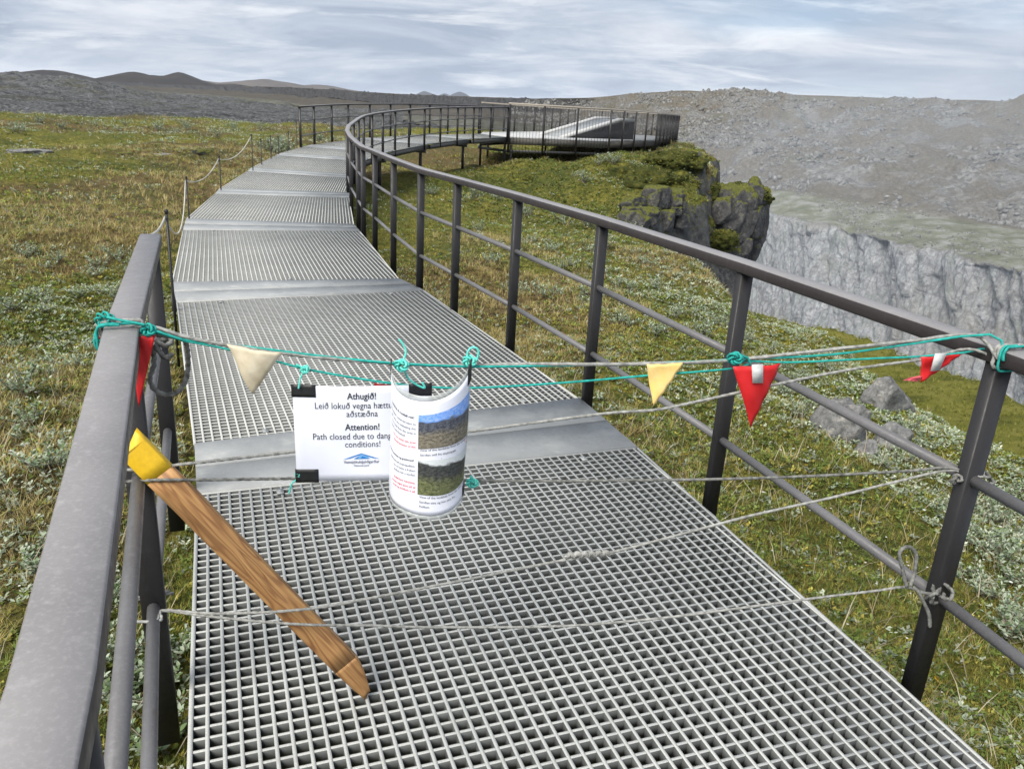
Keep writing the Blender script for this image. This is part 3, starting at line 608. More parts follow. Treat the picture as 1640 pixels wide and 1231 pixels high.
MB().sweep(hp, [(-.06, -.03), (.06, -.03), (.06, .03), (-.06, .03)]).obj('handrail', MAT['coping'], prail)
bal = MB()
for i, (a, b) in enumerate(zip(PLAT[:5], PLAT[1:6])):
    L_ = np.linalg.norm(b - a); dn = (b - a) / L_; o_ = V([dn[1], -dn[0]]) * .06
    nb_ = int(L_ / .14)
    for j in range(nb_):
        p = a + (b - a) * (j + .5) / nb_ + o_; bal.box((*p, PLZ - .58), (*p, PLZ + 1.19), .008, .014, up=(o_[0], o_[1], 0))
    np_ = max(2, int(round(L_ / 1.45)))
    for j in range(np_):
        p = a + (b - a) * j / np_ + o_ * 1.6; link('post', post_mesh(1.80, .07, .06), None, prail, tuple(V([*p, PLZ - .6]) - V(prail.location)), (0, 0, math.atan2(dn[1], dn[0]) + math.pi / 2))
tag(bal.obj('baluster', MAT['post'], prail), kind='stuff')
# ramp on the platform
ramp = empty('ramp', (2.2, 36.5, PLZ), 'sloping ramp with pale coping and dark side panel on the lookout platform', 'ramp')
n0, n1, n2 = at_y(898, 219, 35.4), at_y(992, 190.5, 37.6), at_y(1016, 192, 38.6); f0, f1, f2 = at_y(863, 214, 37.6), at_y(954, 188, 39.9), at_y(990, 188.8, 40.8)
n0[2] = f0[2] = PLZ + .03
for a, b, c in ((n0, n1, n2), (f0, f1, f2)): MB().sweep([a, b, c], [(-.09, -.10), (.09, -.10), (.09, .03), (-.09, .03)]).obj('coping', MAT['deck'], ramp)
m = MB(); q = [n0 + V([.1, .12, -.06]), n1 + V([0, .12, -.06]), f1 + V([0, -.12, -.06]), f0 + V([.1, -.12, -.06])]; m.prism([tuple(p) for p in q], -.05, -.005); m.obj('ramp_surface', MAT['plate'], ramp)
m = MB(); q = [n1 + V([0, .12, -.06]), n2 + V([0, .12, -.06]), f2 + V([0, -.12, -.06]), f1 + V([0, -.12, -.06])]; m.prism([tuple(p) for p in q], -.05, -.005); m.obj('landing', MAT['plate'], ramp)
for (a, b, c), nm in (((n0, n1, n2), 'side_panel'), ((f0, f1, f2), 'side_panel')):
    m = MB(); dn = (b - a)[:2] / np.linalg.norm((b - a)[:2]); o_ = V([-dn[1], dn[0], 0]) * .03
    pr = [V([*a[:2], PLZ + .005]) + .04 * V([*dn, 0]), V([*c[:2], PLZ + .005]), c - V([0, 0, .10]), b - V([0, 0, .10])]
    m.add([p - o_ for p in pr] + [p + o_ for p in pr], [(0, 1, 2, 3), (7, 6, 5, 4), (0, 4, 5, 1), (1, 5, 6, 2), (2, 6, 7, 3), (3, 7, 4, 0)]); m.obj(nm, MAT['panel_grey'] if 'panel_grey' in MAT else MAT['beam'], ramp)
# ------------------------------------------------------------------ rope fence on the left
fence = empty('rope_fence', (-2.1, 4.6, -.6), 'low fence of thin iron stakes with a slack pale rope along the left edge', 'rope fence')
tops = []
stake_pts, heights = [], []
for (bx, by), (tx, ty), Y_ in (((284, 492), (274, 342), 6.05), ((306, 352), (301, 286), 10.75), ((356, 299), (353, 252), 13.95), ((407, 271), (405, 217), 17.1), ((421, 263), (420, 224), 18.3), ((436, 256), (435, 219), 19.6), ((448, 251), (447.5, 220), 20.6), ((464, 243), (463.5, 212), 22.0), ((477, 239), (477, 196), 22.9)):
    b3, t3 = at_y(bx, by, Y_), at_y(tx, ty, Y_); stake_pts.append((b3[0] - .03, Y_, b3[2])); heights.append(t3[2] - b3[2])
# the first stake stands right behind the near railing, seen from above
for (x, y, z), h in zip(stake_pts, heights):
    zb = float(moor(V([x]), V([y]))[0]) - .1; m = MB(); m.tube([(x, y, zb), (x + .01, y, z + h)], .011, 8); m.tube([(x + .01, y, z + h - .004), (x + .01, y, z + h + .02), (x + .01, y, z + h + .03)], [.013, .016, .008], 8)
    m.obj('stake', MAT['post'], fence, smooth=True); tops.append(V([x + .01, y, z + h - .03]))
tops = [V([-1.46, 3.10, 1.09])] + tops
for i, (a, b) in enumerate(zip(tops[:-1], tops[1:])):
    sag = (.03, .36, .14, .16, .05, .05, .05, .05, .05, .05)[i]; s = np.linspace(0, 1, 24); c = a + (b - a) * s[:, None]; c[:, 2] -= sag * 4 * s * (1 - s); c[:, :2] += V([-.016, 0])
    MB().tube(c, .0068 if i < 4 else .005, 8, True, 3, 60).obj('rope', MAT['rope_pale'] if i < 4 else MAT['rope_dark'], fence, smooth=True)
# ------------------------------------------------------------------ barrier across the boardwalk
BL, BR = V([-.97, 1.80]), V([1.40, 2.13]); bt = (BR - BL) / np.linalg.norm(BR - BL); bn = V([-bt[1], bt[0]])
def bar(x, y, off=0.):            # point of the upright barrier plane between the two railings (off = metres towards the walker)
    d = ray(x, y); s = ((BL - bn * off - EYE[:2]) @ bn) / (d[:2] @ bn); return EYE + d * s
B3 = lambda u_, z, off=0.: V([*(BL + bt * u_ - bn * off), z])
def rope(name, pix, r, mat, label, cat='rope', off=0., extra_a=(), extra_b=(), lobes=3, n=None, group=None, twist=90):
    P = [V(e) for e in extra_a] + [bar(p[0], p[1], p[2] if len(p) > 2 else off) for p in pix] + [V(e) for e in extra_b]
    L_ = sum(np.linalg.norm(P[i + 1] - P[i]) for i in range(len(P) - 1)); n = n or int(L_ / (.006 if lobes else .012)) + 8
    o = MB().tube(crom(P, n), r, 10 if lobes else 7, True, lobes, twist, .22).obj(name, MAT[mat], None, True, origin=P[0]); return tag(o, label, cat, group)
lw = LR[2]
def around_hand(c, d, r=.012, hw=.078, hh=.046, turns=1.0, start=0., rev=1):
    # loop of rope round a handrail whose centre is c and direction d
    d = V(d, float); d /= np.linalg.norm(d); s = V([d[1], -d[0], 0]); pts = []
    for k in range(int(26 * turns) + 1):
        a = start + rev * 2 * math.pi * k / 26; cx, cz = math.cos(a), math.sin(a); m_ = max(abs(cx) / (hw / 2 + r), abs(cz) / (hh / 2 + r)); rr_ = 1 / m_
        rr_ = min(rr_, math.hypot(hw / 2, hh / 2) + r * .8); pts.append(V(c) + s * cx * rr_ + V([0, 0, cz * rr_]) + d * .010 * (k / 26 - .5))
    return pts
Ld = V(LR[3]) - V(LR[2]); Lc = V([-.945, 1.815, 1.077]); Rd = V(RR[4]) - V(RR[3]); Rc = V([1.352, 2.085, 1.077])
def wrapL(r, dy, turns=1.2, st=math.pi * .5): return around_hand(Lc + Ld / np.linalg.norm(Ld) * dy, Ld, r, turns=turns, start=st)
def wrapR(r, dy, turns=1.3, st=math.pi): return around_hand(Rc + Rd / np.linalg.norm(Rd) * dy, Rd, r, turns=turns, start=st, rev=-1)
rope('rope', [(240, 523), (300, 540), (370, 553), (500, 571), (640, 582), (740, 585), (850, 583), (1000, 583), (1165, 577), (1300, 563), (1450, 547), (1560, 537)], .0047, 'rope', 'thick grey rope, topmost of the ropes strung across the boardwalk',
     extra_a=wrapL(.008, .02), extra_b=wrapR(.008, .0))
rope('rope', [(1560, 560), (1480, 575), (1360, 592), (1240, 616), (1120, 642), (1050, 656), (960, 663, -.01), (765, 689, -.02), (620, 708, -.02), (470, 723, -.01), (330, 739), (285, 744)], .0038, 'rope', 'grey rope sloping from the right handrail down behind the white notice',
     extra_a=[B3(2.36, 1.05, -.05), B3(2.40, 1.02, .04)], extra_b=[V([-.925, 1.79, .735]), V([-.99, 1.79, .735]), V([-1.0, 1.87, .735])])
rope('rope', [(216, 770, .03), (262, 768, .034), (330, 768, .01), (470, 766, -.01), (620, 765, -.01), (760, 769, -.01), (900, 770), (1000, 769), (1150, 767), (1300, 762), (1450, 754), (1520, 749)], .0038, 'rope_dark', 'dark rope running level just under the lower edge of the white notice',
     extra_a=[V([-.93, 1.87, .68]), V([-1.0, 1.87, .69]), V([-1.005, 1.79, .695])], extra_b=[B3(2.345, .715, .03), B3(2.40, .705, .02), B3(2.42, .70, -.06)])
rope('rope', [(1520, 753), (1440, 770), (1330, 797), (1200, 826), (1080, 858), (975, 885), (900, 897), (760, 925), (610, 954, .02), (520, 971, .045), (440, 979, .045), (340, 982, .02), (262, 977)], .0038, 'rope', 'grey rope slanting down from right to left over the wooden stake',
     extra_a=[B3(2.42, .71, -.05), B3(2.36, .712, .035)], extra_b=[B3(.06, .305, .045), B3(-.03, .30, .03), B3(-.035, .30, -.05), B3(.06, .30, -.09)])
rope('rope', [(1452, 940), (1400, 946), (1300, 958), (1180, 974), (1060, 989), (900, 1002), (700, 1004), (590, 1001, .03), (500, 1000, .05), (420, 995, .04), (330, 986, .02), (262, 978)], .0036, 'rope', 'lowest grey rope running level across the boardwalk to the knot on the right post',
     extra_a=[B3(2.30, .315, .045)], extra_b=[B3(.05, .31, .055), B3(-.04, .308, .035), B3(-.04, .306, -.05), B3(.05, .306, -.09)])
# frayed splice on the slanting rope
s = np.linspace(0, 1, 60); P = V([bar(905 + 72 * q, 889 - 4 * q + 2 * math.sin(q * 40)) for q in s]); tag(MB().tube(P, .0070, 9, True, 5, 150, .3).obj('rope_splice', MAT['rope'], None, True, origin=P[0]), 'frayed splice in the middle of the slanting grey rope', 'rope splice')
rope('twine', [(236, 531), (290, 543), (362, 551), (480, 566), (560, 575), (640, 582, .012), (760, 587, .01), (900, 585), (1035, 582), (1150, 577), (1180, 573)], .0034, 'teal', 'upper teal twine wound along the thick top rope from the left handrail', lobes=0, extra_a=wrapL(.012, -.025, 1.3))
rope('twine', [(1180, 574), (1260, 572), (1350, 566), (1450, 552), (1590, 536, .02)], .0034, 'teal', 'teal twine rising from the knot on the post to the right handrail', lobes=0, extra_b=wrapR(.012, -.02))
rope('twine', [(290, 545), (350, 556), (440, 578), (500, 593), (600, 610, -.005), (680, 619, -.005), (760, 621), (900, 613), (1040, 601), (1120, 595), (1172, 590), (1200, 583)], .003, 'teal', 'lower teal twine sagging behind the notices between the pennants', lobes=0)
rope('twine', [(1180, 577), (1250, 580), (1300, 579), (1400, 574), (1470, 571), (1540, 565), (1580, 559)], .003, 'teal', 'lower teal twine carrying the folded red pennant beside the right post', lobes=0, extra_b=[B3(2.33, 1.06, .03), B3(2.39, 1.055, .0)])
def knot(name, c, r, tr, mat, label, cat, seed, loops=(), group=None, lobes=0, turns=3):
    rg = random.Random(seed); P = []
    for k in range(90):
        a = 2 * math.pi * turns * k / 90; b = 2 * math.pi * (turns * 1.5 + .5) * k / 90
        P.append(V(c) + V([r * math.cos(a) * (1 + .35 * math.cos(b)), r * .6 * math.sin(b), r * math.sin(a) * (.8 + .35 * math.cos(b))]) + V([rg.uniform(-1, 1) for _ in range(3)]) * r * .08)
    m = MB().tube(P, tr, 8 if lobes else 6, True, lobes, 200, .22)
    for lp in loops: m.tube(crom([V(q) for q in lp], 30), tr, 8 if lobes else 6, True, lobes, 200, .22)
    return tag(m.obj(name, MAT[mat], None, True, origin=tuple(c)), label, cat, group)
b_ = lambda *a: bar(*a)
knot('twine_knot', bar(168, 512, -.02), .016, .0032, 'teal', 'teal twine knot on the outer side of the left handrail', 'knot', 1, [[bar(166, 512, -.02), bar(156, 525, -.01), bar(151, 545, .0), bar(156, 560, 0)], [bar(172, 508, -.01), bar(190, 512, .03), bar(232, 520, .03)]])
knot('twine_knot', bar(238, 528, .02), .012, .0032, 'teal', 'teal twine knot on the inner side of the left handrail', 'knot', 2, [[bar(238, 528, .02), bar(234, 540, .02), bar(231, 552, .02)], [bar(240, 526, .02), bar(262, 534, .02), bar(292, 544, .01)]])
knot('twine_knot', bar(643, 585, .02), .013, .0030, 'teal_bright', 'bright teal knot at the left top corner of the curled notice', 'knot', 3, [[bar(643, 583, .02), bar(650, 565, .02), bar(646, 552, .02), bar(639, 543, .02)], [bar(648, 590, .01), bar(652, 603, .0), bar(664, 614, .0), bar(680, 621, 0), bar(676, 612, 0)]])
knot('twine_knot', bar(752, 578, .02), .012, .0030, 'teal_bright', 'bright teal knot with a loop at the right top corner of the curled notice', 'knot', 4, [[bar(750, 580, .02), bar(749, 564, .02), bar(757, 556, .02), bar(766, 561, .02), bar(763, 577, .02), bar(752, 584, .02)]])
knot('twine_knot', bar(756, 773, .02), .011, .0028, 'teal_bright', 'bright teal knot low at the right edge of the curled notice', 'knot', 5, [[bar(758, 773, .02), bar(754, 762, .02), bar(760, 770, .02), bar(766, 776, .02), bar(750, 779, .02)]])
knot('twine_knot', bar(488, 592, .01), .008, .0024, 'teal_bright', 'pale teal knot above the left top corner of the white notice', 'knot', 6, [[bar(488, 592, .01), bar(482, 603, .01), bar(480, 612, .01), bar(478, 622, .01)], [bar(486, 590, .01), bar(478, 585, .01), bar(474, 584, .01)], [bar(489, 592, .01), bar(494, 589, .01), bar(491, 584, .01)]])
knot('twine_knot', bar(477, 760, .01), .005, .0024, 'teal_bright', 'pale teal tie below the left bottom corner of the white notice', 'knot', 7, [[bar(477, 756, .012), bar(476, 766, .012), bar(467, 775, .012), bar(463, 790, .012)]])
knot('twine_knot', bar(1177, 574, .02), .014, .0032, 'teal', 'teal twine knot where the top rope passes the second right post', 'knot', 8, [[bar(1165, 571, .01), bar(1178, 566, .02), bar(1196, 573, .01)], [bar(1188, 580, .01), bar(1196, 572, .01), bar(1202, 582, .01)]])
knot('rope_knot', B3(2.315, .325, .045), .030, .0055, 'rope_dark', 'dark rope knot with a standing loop on the right front post', 'knot', 9,
     [[bar(1452, 940, .03), bar(1444, 905, .02), bar(1441, 884, .02), bar(1453, 875, .02), bar(1466, 884, .02), bar(1466, 910, .02), bar(1458, 938, .03)],
      [bar(1462, 940, .04), bar(1476, 948, .05), bar(1495, 951, .05), bar(1506, 947, .02), bar(1500, 943, -.05)], [bar(1470, 945, .05), bar(1480, 965, .05), bar(1488, 985, .05), bar(1489, 1003, .05)]], None, 3, 2)
knot('rope_knot', V([1.30, 2.09, .70]), .012, .004, 'rope_dark', 'small dark rope knot on the right front post below the handrail', 'knot', 10, [[B3(2.33, .70, .05), B3(2.40, .695, .04), B3(2.425, .69, -.03)], [B3(2.33, .69, .05), B3(2.40, .685, .04), B3(2.425, .69, -.03)]], None, 3, 2)
# hanging loop of rope by the left railing
P = [bar(255, 546, -.10), bar(247, 560, -.10), bar(246, 585, -.10), bar(240, 605, -.10), bar(246, 622, -.10), bar(262, 631, -.10), bar(282, 629, -.10), bar(296, 612, -.10), bar(301, 585, -.10), bar(299, 555, -.08), bar(292, 541, -.03), bar(262, 537, -.02), bar(240, 533, 0)]
m = MB().tube(crom(P, 160), .0062, 9, True, 3, 110, .22); P2 = [bar(250, 545, -.1), bar(262, 553, -.09), bar(274, 549, -.1), bar(272, 541, -.12), bar(258, 546, -.12), bar(252, 556, -.09), bar(264, 572, -.08), bar(277, 567, -.09)]
m.tube(crom(P2, 90), .0062, 9, True, 3, 110, .22)
tag(m.obj('rope_loop', MAT['rope_dark'], None, True, origin=P[0]), 'frayed loop of dark rope hanging from the left railing', 'rope loop')
# pennants: thin sheets with a little belly, hung on the twine
def sheet(name, tri, mat, label, thick=.0012, belly=.012, n=12, parent=None, cat='pennant', top_sag=0.):
    a, b, c = [V(q) for q in tri]; nrm = np.cross(b - a, c - a); nrm /= np.linalg.norm(nrm); nrm *= np.sign(nrm @ (EYE - a)); vv = []; ff = []; idx = {}
    for s_ in (1, -1):
        for i in range(n + 1):
            for j in range(n + 1 - i):
                u_, w_ = i / n, j / n; p = a * (1 - u_ - w_) + c * u_ + b * w_
                bb = belly * math.sin(math.pi * min(1, (w_ + u_ * .5))) * (1 - .3 * u_) + .0035 * math.sin(u_ * 7 + w_ * 5 + a[0] * 40) + .0022 * math.sin(w_ * 17 - u_ * 6 + a[0] * 90); idx[s_, i, j] = len(vv); vv.append(p + nrm * (bb + s_ * thick / 2))
    for s_ in (1, -1):
        for i in range(n):
            for j in range(n - i):
                q = (idx[s_, i, j], idx[s_, i + 1, j], idx[s_, i, j + 1]); ff.append(q[::s_])
                if j < n - i - 1: q = (idx[s_, i + 1, j], idx[s_, i + 1, j + 1], idx[s_, i, j + 1]); ff.append(q[::s_])
    ed = [(0, j) for j in range(n + 1)] + [(i, n - i) for i in range(1, n + 1)] + [(n - i, 0) for i in range(1, n)]
    for k in range(len(ed)):
        p, q = ed[k], ed[(k + 1) % len(ed)]; ff.append((idx[1, *p], idx[1, *q], idx[-1, *q], idx[-1, *p]))
    m = MB(); m.add(vv, ff); o = m.obj(name, MAT[mat], parent, True, None if parent else tuple(a))
    return o if parent else tag(o, label, cat)
sheet('pennant', (bar(363, 551, .015), bar(453, 563, .015), bar(406, 630, .0)), 'cream', 'faded cream triangular pennant left of the white notice')
sheet('pennant', (bar(1035, 582, .006), bar(1095, 580, .006), bar(1044, 648, .01)), 'yellow', 'yellow triangular pennant hanging right of the curled notice')
pr = sheet('pennant', (bar(1174, 587, .05), bar(1250, 581, .03), bar(1200, 684, .04)), 'red', 'red triangular pennant with a strip of silver tape in front of a post')
def quad_plate(name, q, mat, parent, th=.0012):
    q = [V(p) for p in q]; nrm = np.cross(q[1] - q[0], q[3] - q[0]); nrm /= np.linalg.norm(nrm); nrm *= np.sign(nrm @ (EYE - q[0]))
    m = MB(); m.add([p + nrm * th for p in q] + [p - nrm * th for p in q], [(0, 1, 2, 3), (7, 6, 5, 4), (0, 4, 5, 1), (1, 5, 6, 2), (2, 6, 7, 3), (3, 7, 4, 0)]); return m.obj(name, MAT[mat], parent)
quad_plate('tape_strip', [bar(1204, 584, .0605), bar(1222, 583, .0605), bar(1222, 613, .0605), bar(1205, 613, .0605)], 'silver', pr)
pf = sheet('pennant', (bar(1475, 571, .02), bar(1542, 567, .0), bar(1472, 611, .02)), 'red', 'red pennant folded over the twine by the right handrail, its tip curled forward', belly=.006)
quad_plate('tape_strip', [bar(1498, 566, .032), bar(1516, 565, .028), bar(1504, 593, .032), bar(1490, 594, .034)], 'silver', pf)
sheet('folded_tip', (bar(1473, 601, .022), bar(1472, 611, .022), bar(1443, 608, .09)), 'pink', '', parent=pf, belly=.003)
pl = sheet('pennant', (bar(206, 540, .03), bar(249, 536, .02), bar(223, 651, .03)), 'red', 'red pennant hanging down the inner side of the left handrail', belly=.004)
sheet('pennant', (bar(148, 540, -.02), bar(163, 536, -.02), bar(154, 562, -.02)), 'red', 'small end of a red pennant poking out left of the left handrail', belly=.002)
sheet('pennant', (bar(598, 614, -.012), bar(684, 621, -.012), bar(640, 690, -.014)), 'red', 'red pennant mostly hidden behind the two notices', belly=.002)
# ------------------------------------------------------------------ notices
def text_mesh(body, size, bold=0., align='CENTER', shear=0):
    cu = bpy.data.curves.new('lettering', 'FONT'); cu.body = body; cu.size = size; cu.align_x = align; cu.offset = bold; cu.resolution_u = 2; cu.space_line = .95
    o = bpy.data.objects.new('lettering', cu); COL.objects.link(o); dg = bpy.context.evaluated_depsgraph_get(); me = bpy.data.meshes.new_from_object(o.evaluated_get(dg))
    v = np.zeros(len(me.vertices) * 3); me.vertices.foreach_get('co', v); f = [tuple(p.vertices) for p in me.polygons]
    bpy.data.objects.remove(o); bpy.data.curves.remove(cu); bpy.data.meshes.remove(me); return v.reshape(-1, 3)[:, :2], f
A_, Bp, Dp = bar(468, 617), bar(690, 616, .0), bar(468, 770, .012)
e1 = (Bp - A_) / np.linalg.norm(Bp - A_); W1 = .42; H1 = .297 * .93; e2 = Dp - A_; e2 -= e1 * (e2 @ e1); e2 /= np.linalg.norm(e2); e3 = np.cross(e2, e1); e3 *= np.sign(e3 @ (EYE - A_))
W1 = np.linalg.norm(Bp - A_); H1 = np.linalg.norm(Dp - A_)
def S1(u_, v_, h=0.):   # point on the flat notice, a shallow bow in it
    u_ = np.asarray(u_, float); v_ = np.asarray(v_, float); bow = .008 * np.sin(u_ / W1 * math.pi) + .003 * np.sin(u_ * 14 + v_ * 9)
    return A_ + u_[..., None] * e1 + v_[..., None] * e2 + (bow + h)[..., None] * e3
sign = empty('notice', tuple(A_), 'flat white notice saying the path is closed, tied to the ropes', 'notice')
def surf_sheet(fn, u0, u1, v0, v1, h, th, mat, name, parent, nu=24, nv=14, smooth_=True):
    uu, vv = np.meshgrid(np.linspace(u0, u1, nu), np.linspace(v0, v1, nv)); a = fn(uu, vv, np.full(uu.shape, h)).reshape(-1, 3); b = fn(uu, vv, np.full(uu.shape, h - th)).reshape(-1, 3); N_ = nu * nv
    g = grid_faces(nv, nu); f = [tuple(q[::-1]) for q in g.tolist()] + [tuple(x + N_ for x in q) for q in g.tolist()]
    ring = [j for j in range(nu)] + [i * nu + nu - 1 for i in range(1, nv)] + [(nv - 1) * nu + j for j in range(nu - 2, -1, -1)] + [i * nu for i in range(nv - 2, 0, -1)]
    f += [(ring[k], ring[(k + 1) % len(ring)], ring[(k + 1) % len(ring)] + N_, ring[k] + N_) for k in range(len(ring))]
    m = MB(); m.add(np.concatenate([a, b]), f); return m.obj(name, MAT[mat], parent, False)
surf_sheet(S1, 0, W1, 0, H1, 0, .0006, 'paper', 'paper_sheet', sign)
def stamp(fn, lines, mat, name, parent, h=.0008):
    m = MB()
    for body, size, bold, u0, v0, al in lines:
        v, f = text_mesh(body, size, 0, al)
        for j, (dx, dy) in enumerate(((0, 0), (1, 0), (.5, .5), (.5, -.5)) if bold else ((0, 0),)):
            if len(v): m.add(fn(u0 + v[:, 0] * .84 + dx * bold, v0 - v[:, 1] + dy * bold, np.full(len(v), h + j * .00005)), f)
    return tag(m.obj(name, MAT[mat], parent), kind='stuff')
mpx = W1 / 222.; cx = (578 - 468) * mpx; ly = lambda y, x=578: (y - 617 + .0 * x) * mpx * 1.01
stamp(S1, [('Athugið!', .0250, .0007, cx, ly(639), 'CENTER'), ('Attention!', .0250, .0007, cx, ly(692), 'CENTER')], 'ink', 'heading', sign)
stamp(S1, [('Leið lokuð vegna hættulegra', .0245, 0, (502 - 468) * mpx, ly(655), 'LEFT'), ('aðstæðna', .0245, 0, cx, ly(669), 'CENTER'), ('Path closed due to dangerous', .0245, 0, (497 - 468) * mpx, ly(708), 'LEFT'), ('conditions!', .0245, 0, cx, ly(722), 'CENTER')], 'ink', 'lettering', sign)
t = NT('logo_blue', .5); t.color((.03, .20, .55)); MAT['logo'] = t.m; t = NT('logo_pale_blue', .5); t.color((.16, .40, .72)); MAT['logo2'] = t.m
t = NT('logo_ink', .5); t.color((.05, .06, .10)); MAT['logo_ink'] = t.m
def emblem(fn, polys, mat, name, parent, h=.0009):
    m = MB()
    for P in polys: P = V(P); m.add(fn(P[:, 0], P[:, 1], np.full(len(P), h)), [tuple(range(len(P)))])
    return m.obj(name, MAT[mat], parent)
sx = lambda x: (x - 468) * mpx; sy = ly
emblem(S1, [[(sx(575), sy(733)), (sx(545), sy(743.5)), (sx(556), sy(742)), (sx(575), sy(735.5))], [(sx(575), sy(733)), (sx(575), sy(735.5)), (sx(594), sy(742)), (sx(605), sy(743.5))], [(sx(575), sy(736)), (sx(562), sy(743)), (sx(588), sy(743))]], 'logo', 'emblem', sign)
emblem(S1, [[(sx(575), sy(733.5)), (sx(569), sy(741.5)), (sx(573), sy(742.5)), (sx(577), sy(738))], [(sx(576), sy(735)), (sx(583), sy(741)), (sx(590), sy(743)), (sx(585), sy(739))]], 'logo2', 'emblem', sign, .0013)
stamp(S1, [('Vatnajökulsþjóðgarður', .0118, .0001, (575 - 468) * mpx, ly(750.5), 'CENTER')], 'logo_ink', 'lettering', sign); stamp(S1, [('National park', .0085, 0, (575 - 468) * mpx, ly(756.5), 'CENTER')], 'logo_ink', 'lettering', sign)
for u0, u1, v0, v1 in ((-.003, 37 * mpx, -.003, 19 * mpx), (-.003, 36 * mpx, H1 - 22 * mpx, H1 + .003), (W1 - 36 * mpx, W1 + .003, -.003, 19 * mpx)): surf_sheet(S1, u0, u1, v0, v1, .0012, .003, 'black', 'corner_tape', sign, 6, 5)
# curled laminated notice: half a cylinder bulging towards the walker
CW, CH = .297, .385; cyl = bar(691, 600, .035); cyl0 = V([cyl[0], cyl[1], 0]); ztop, = (bar(691, 606, .06)[2],)
view = (EYE - cyl)[:2]; view /= np.linalg.norm(view); vs_ = V([-view[1], view[0]])   # right-hand side seen from the walker is -vs_
RAD, A0 = .1045, math.radians(-15)
def S2(u_, v_, h=0.):
    u_ = np.asarray(u_, float); v_ = np.asarray(v_, float); s = u_ / CW; th = (s - .5) * CW / RAD * .90 + A0
    r = RAD * (1 + .10 * np.cos(2 * th)) + h; side = 0; fwd_ = 0
    e_ = np.abs(s - .5) * 2; v2 = v_ * .80
    z = ztop - .020 - v2 + np.where(s > .5, .066, .050) * e_ ** 2.6 * np.exp(-np.maximum(v2, 0) / .10) + .020 * e_ ** 2 * (v_ / CH) + .004 * np.sin(s * 9 + v_ * 12)
    r = r + .006 * np.sin(v_ * 11 + 1) * (s - .3)
    side = np.sin(th) * r * 1.08; fwd_ = np.cos(th) * r; lean = .02 * v_ / CH
    P = np.stack([cyl0[0] + vs_[0] * side + view[0] * (fwd_ + lean), cyl0[1] + vs_[1] * side + view[1] * (fwd_ + lean), z], -1); return P
sg2 = empty('curled_notice', tuple(bar(691, 600)), 'curled laminated notice with two landscape photographs hanging from the top rope', 'notice')
surf_sheet(S2, .006, CW - .006, .006, CH - .006, 0, .0005, 'paper', 'paper_sheet', sg2, 44, 24); surf_sheet(S2, -.002, .0058, 0, CH, 0, .0006, 'laminate', 'laminate_edge', sg2, 3, 20); surf_sheet(S2, CW - .0058, CW + .002, 0, CH, 0, .0006, 'laminate', 'laminate_edge', sg2, 3, 20)
surf_sheet(S2, .006, CW - .006, CH - .0055, CH + .006, 0, .0006, 'laminate', 'laminate_edge', sg2, 44, 3); surf_sheet(S2, .006, CW - .006, -.012, .0055, 0, .0006, 'laminate', 'laminate_edge', sg2, 44, 3)
def photo_mat(name, seed, ridge, sky_c, far, near1, near2, zt, h):
    t = NT(name, .35); uv = t.N.new('ShaderNodeAttribute'); uv.attribute_name = 'flat'; sep = t.N.new('ShaderNodeSeparateXYZ'); t.L.new(uv.outputs['Vector'], sep.inputs[0])
    mp = t.N.new('ShaderNodeMapping'); mp.inputs['Location'].default_value = (seed, seed * 2, 0); t.L.new(uv.outputs['Vector'], mp.inputs[0]); vec = mp.outputs[0]
    n = t.noise(4, 6, .6, vec); n2 = t.noise(16, 6, .7, vec); v = t.math('ADD', sep.outputs['Y'], t.math('MULTIPLY', t.math('SUBTRACT', n, .5), .35)); v = t.math('ADD', v, t.math('MULTIPLY', sep.outputs['X'], ridge))
    land = t.mix(t.ramp(v, (.42, 0.), (.62, 1.)), t.ramp(n2, (.4, far[0]), (.62, far[1])), t.ramp(n2, (.38, near1), (.64, near2)))
    c = t.mix(t.ramp(v, (zt - .03, 1.), (zt + .03, 0.)), land, t.mix(t.ramp(n2, (.4, 0.), (.7, .5)), sky_c, (.8, .82, .9))); t.color(c); return t.m
MAT['photo1'] = photo_mat('printed_view_cliffs', 3.3, -.10, (.10, .30, .80), ((.03, .035, .05), (.13, .14, .17)), (.07, .062, .045), (.30, .27, .21), .20, 0)
MAT['photo2'] = photo_mat('printed_view_gorge', 8.1, -.16, (.62, .66, .66), ((.02, .022, .024), (.09, .095, .09)), (.04, .055, .02), (.22, .23, .11), .08, 0)
def photo(u0, u1, v0, v1, mat):
    nu, nv = 22, 14; uu, vv = np.meshgrid(np.linspace(u0, u1, nu), np.linspace(v0, v1, nv)); p = S2(uu, vv, np.full(uu.shape, .0009)).reshape(-1, 3) - V(sg2.location)
    me = mesh_from('printed_photo', p, grid_faces(nv, nu)[:, ::-1]); set_attr(me, 'flat', 0 * p[:, 0]); me.attributes.remove(me.attributes['flat']); a = me.attributes.new('flat', 'FLOAT_VECTOR', 'POINT')
    a.data.foreach_set('vector', np.stack([(uu - u0) / (u1 - u0), (vv - v0) / (v1 - v0), 0 * uu], -1).astype(np.float32).ravel()); link('printed_photo', me, MAT[mat], sg2)
photo(.152, .290, .048, .162, 'photo1'); photo(.152, .290, .200, .314, 'photo2')
TX = .012; LN = lambda y: y
stamp(S2, [('Landslide & rockfall risk!', .0108, .0003, .142, .062, 'RIGHT'), ('Hætta á skriðum og grjóthruni!', .0098, .0003, .142, .206, 'RIGHT')], 'ink', 'heading', sg2)
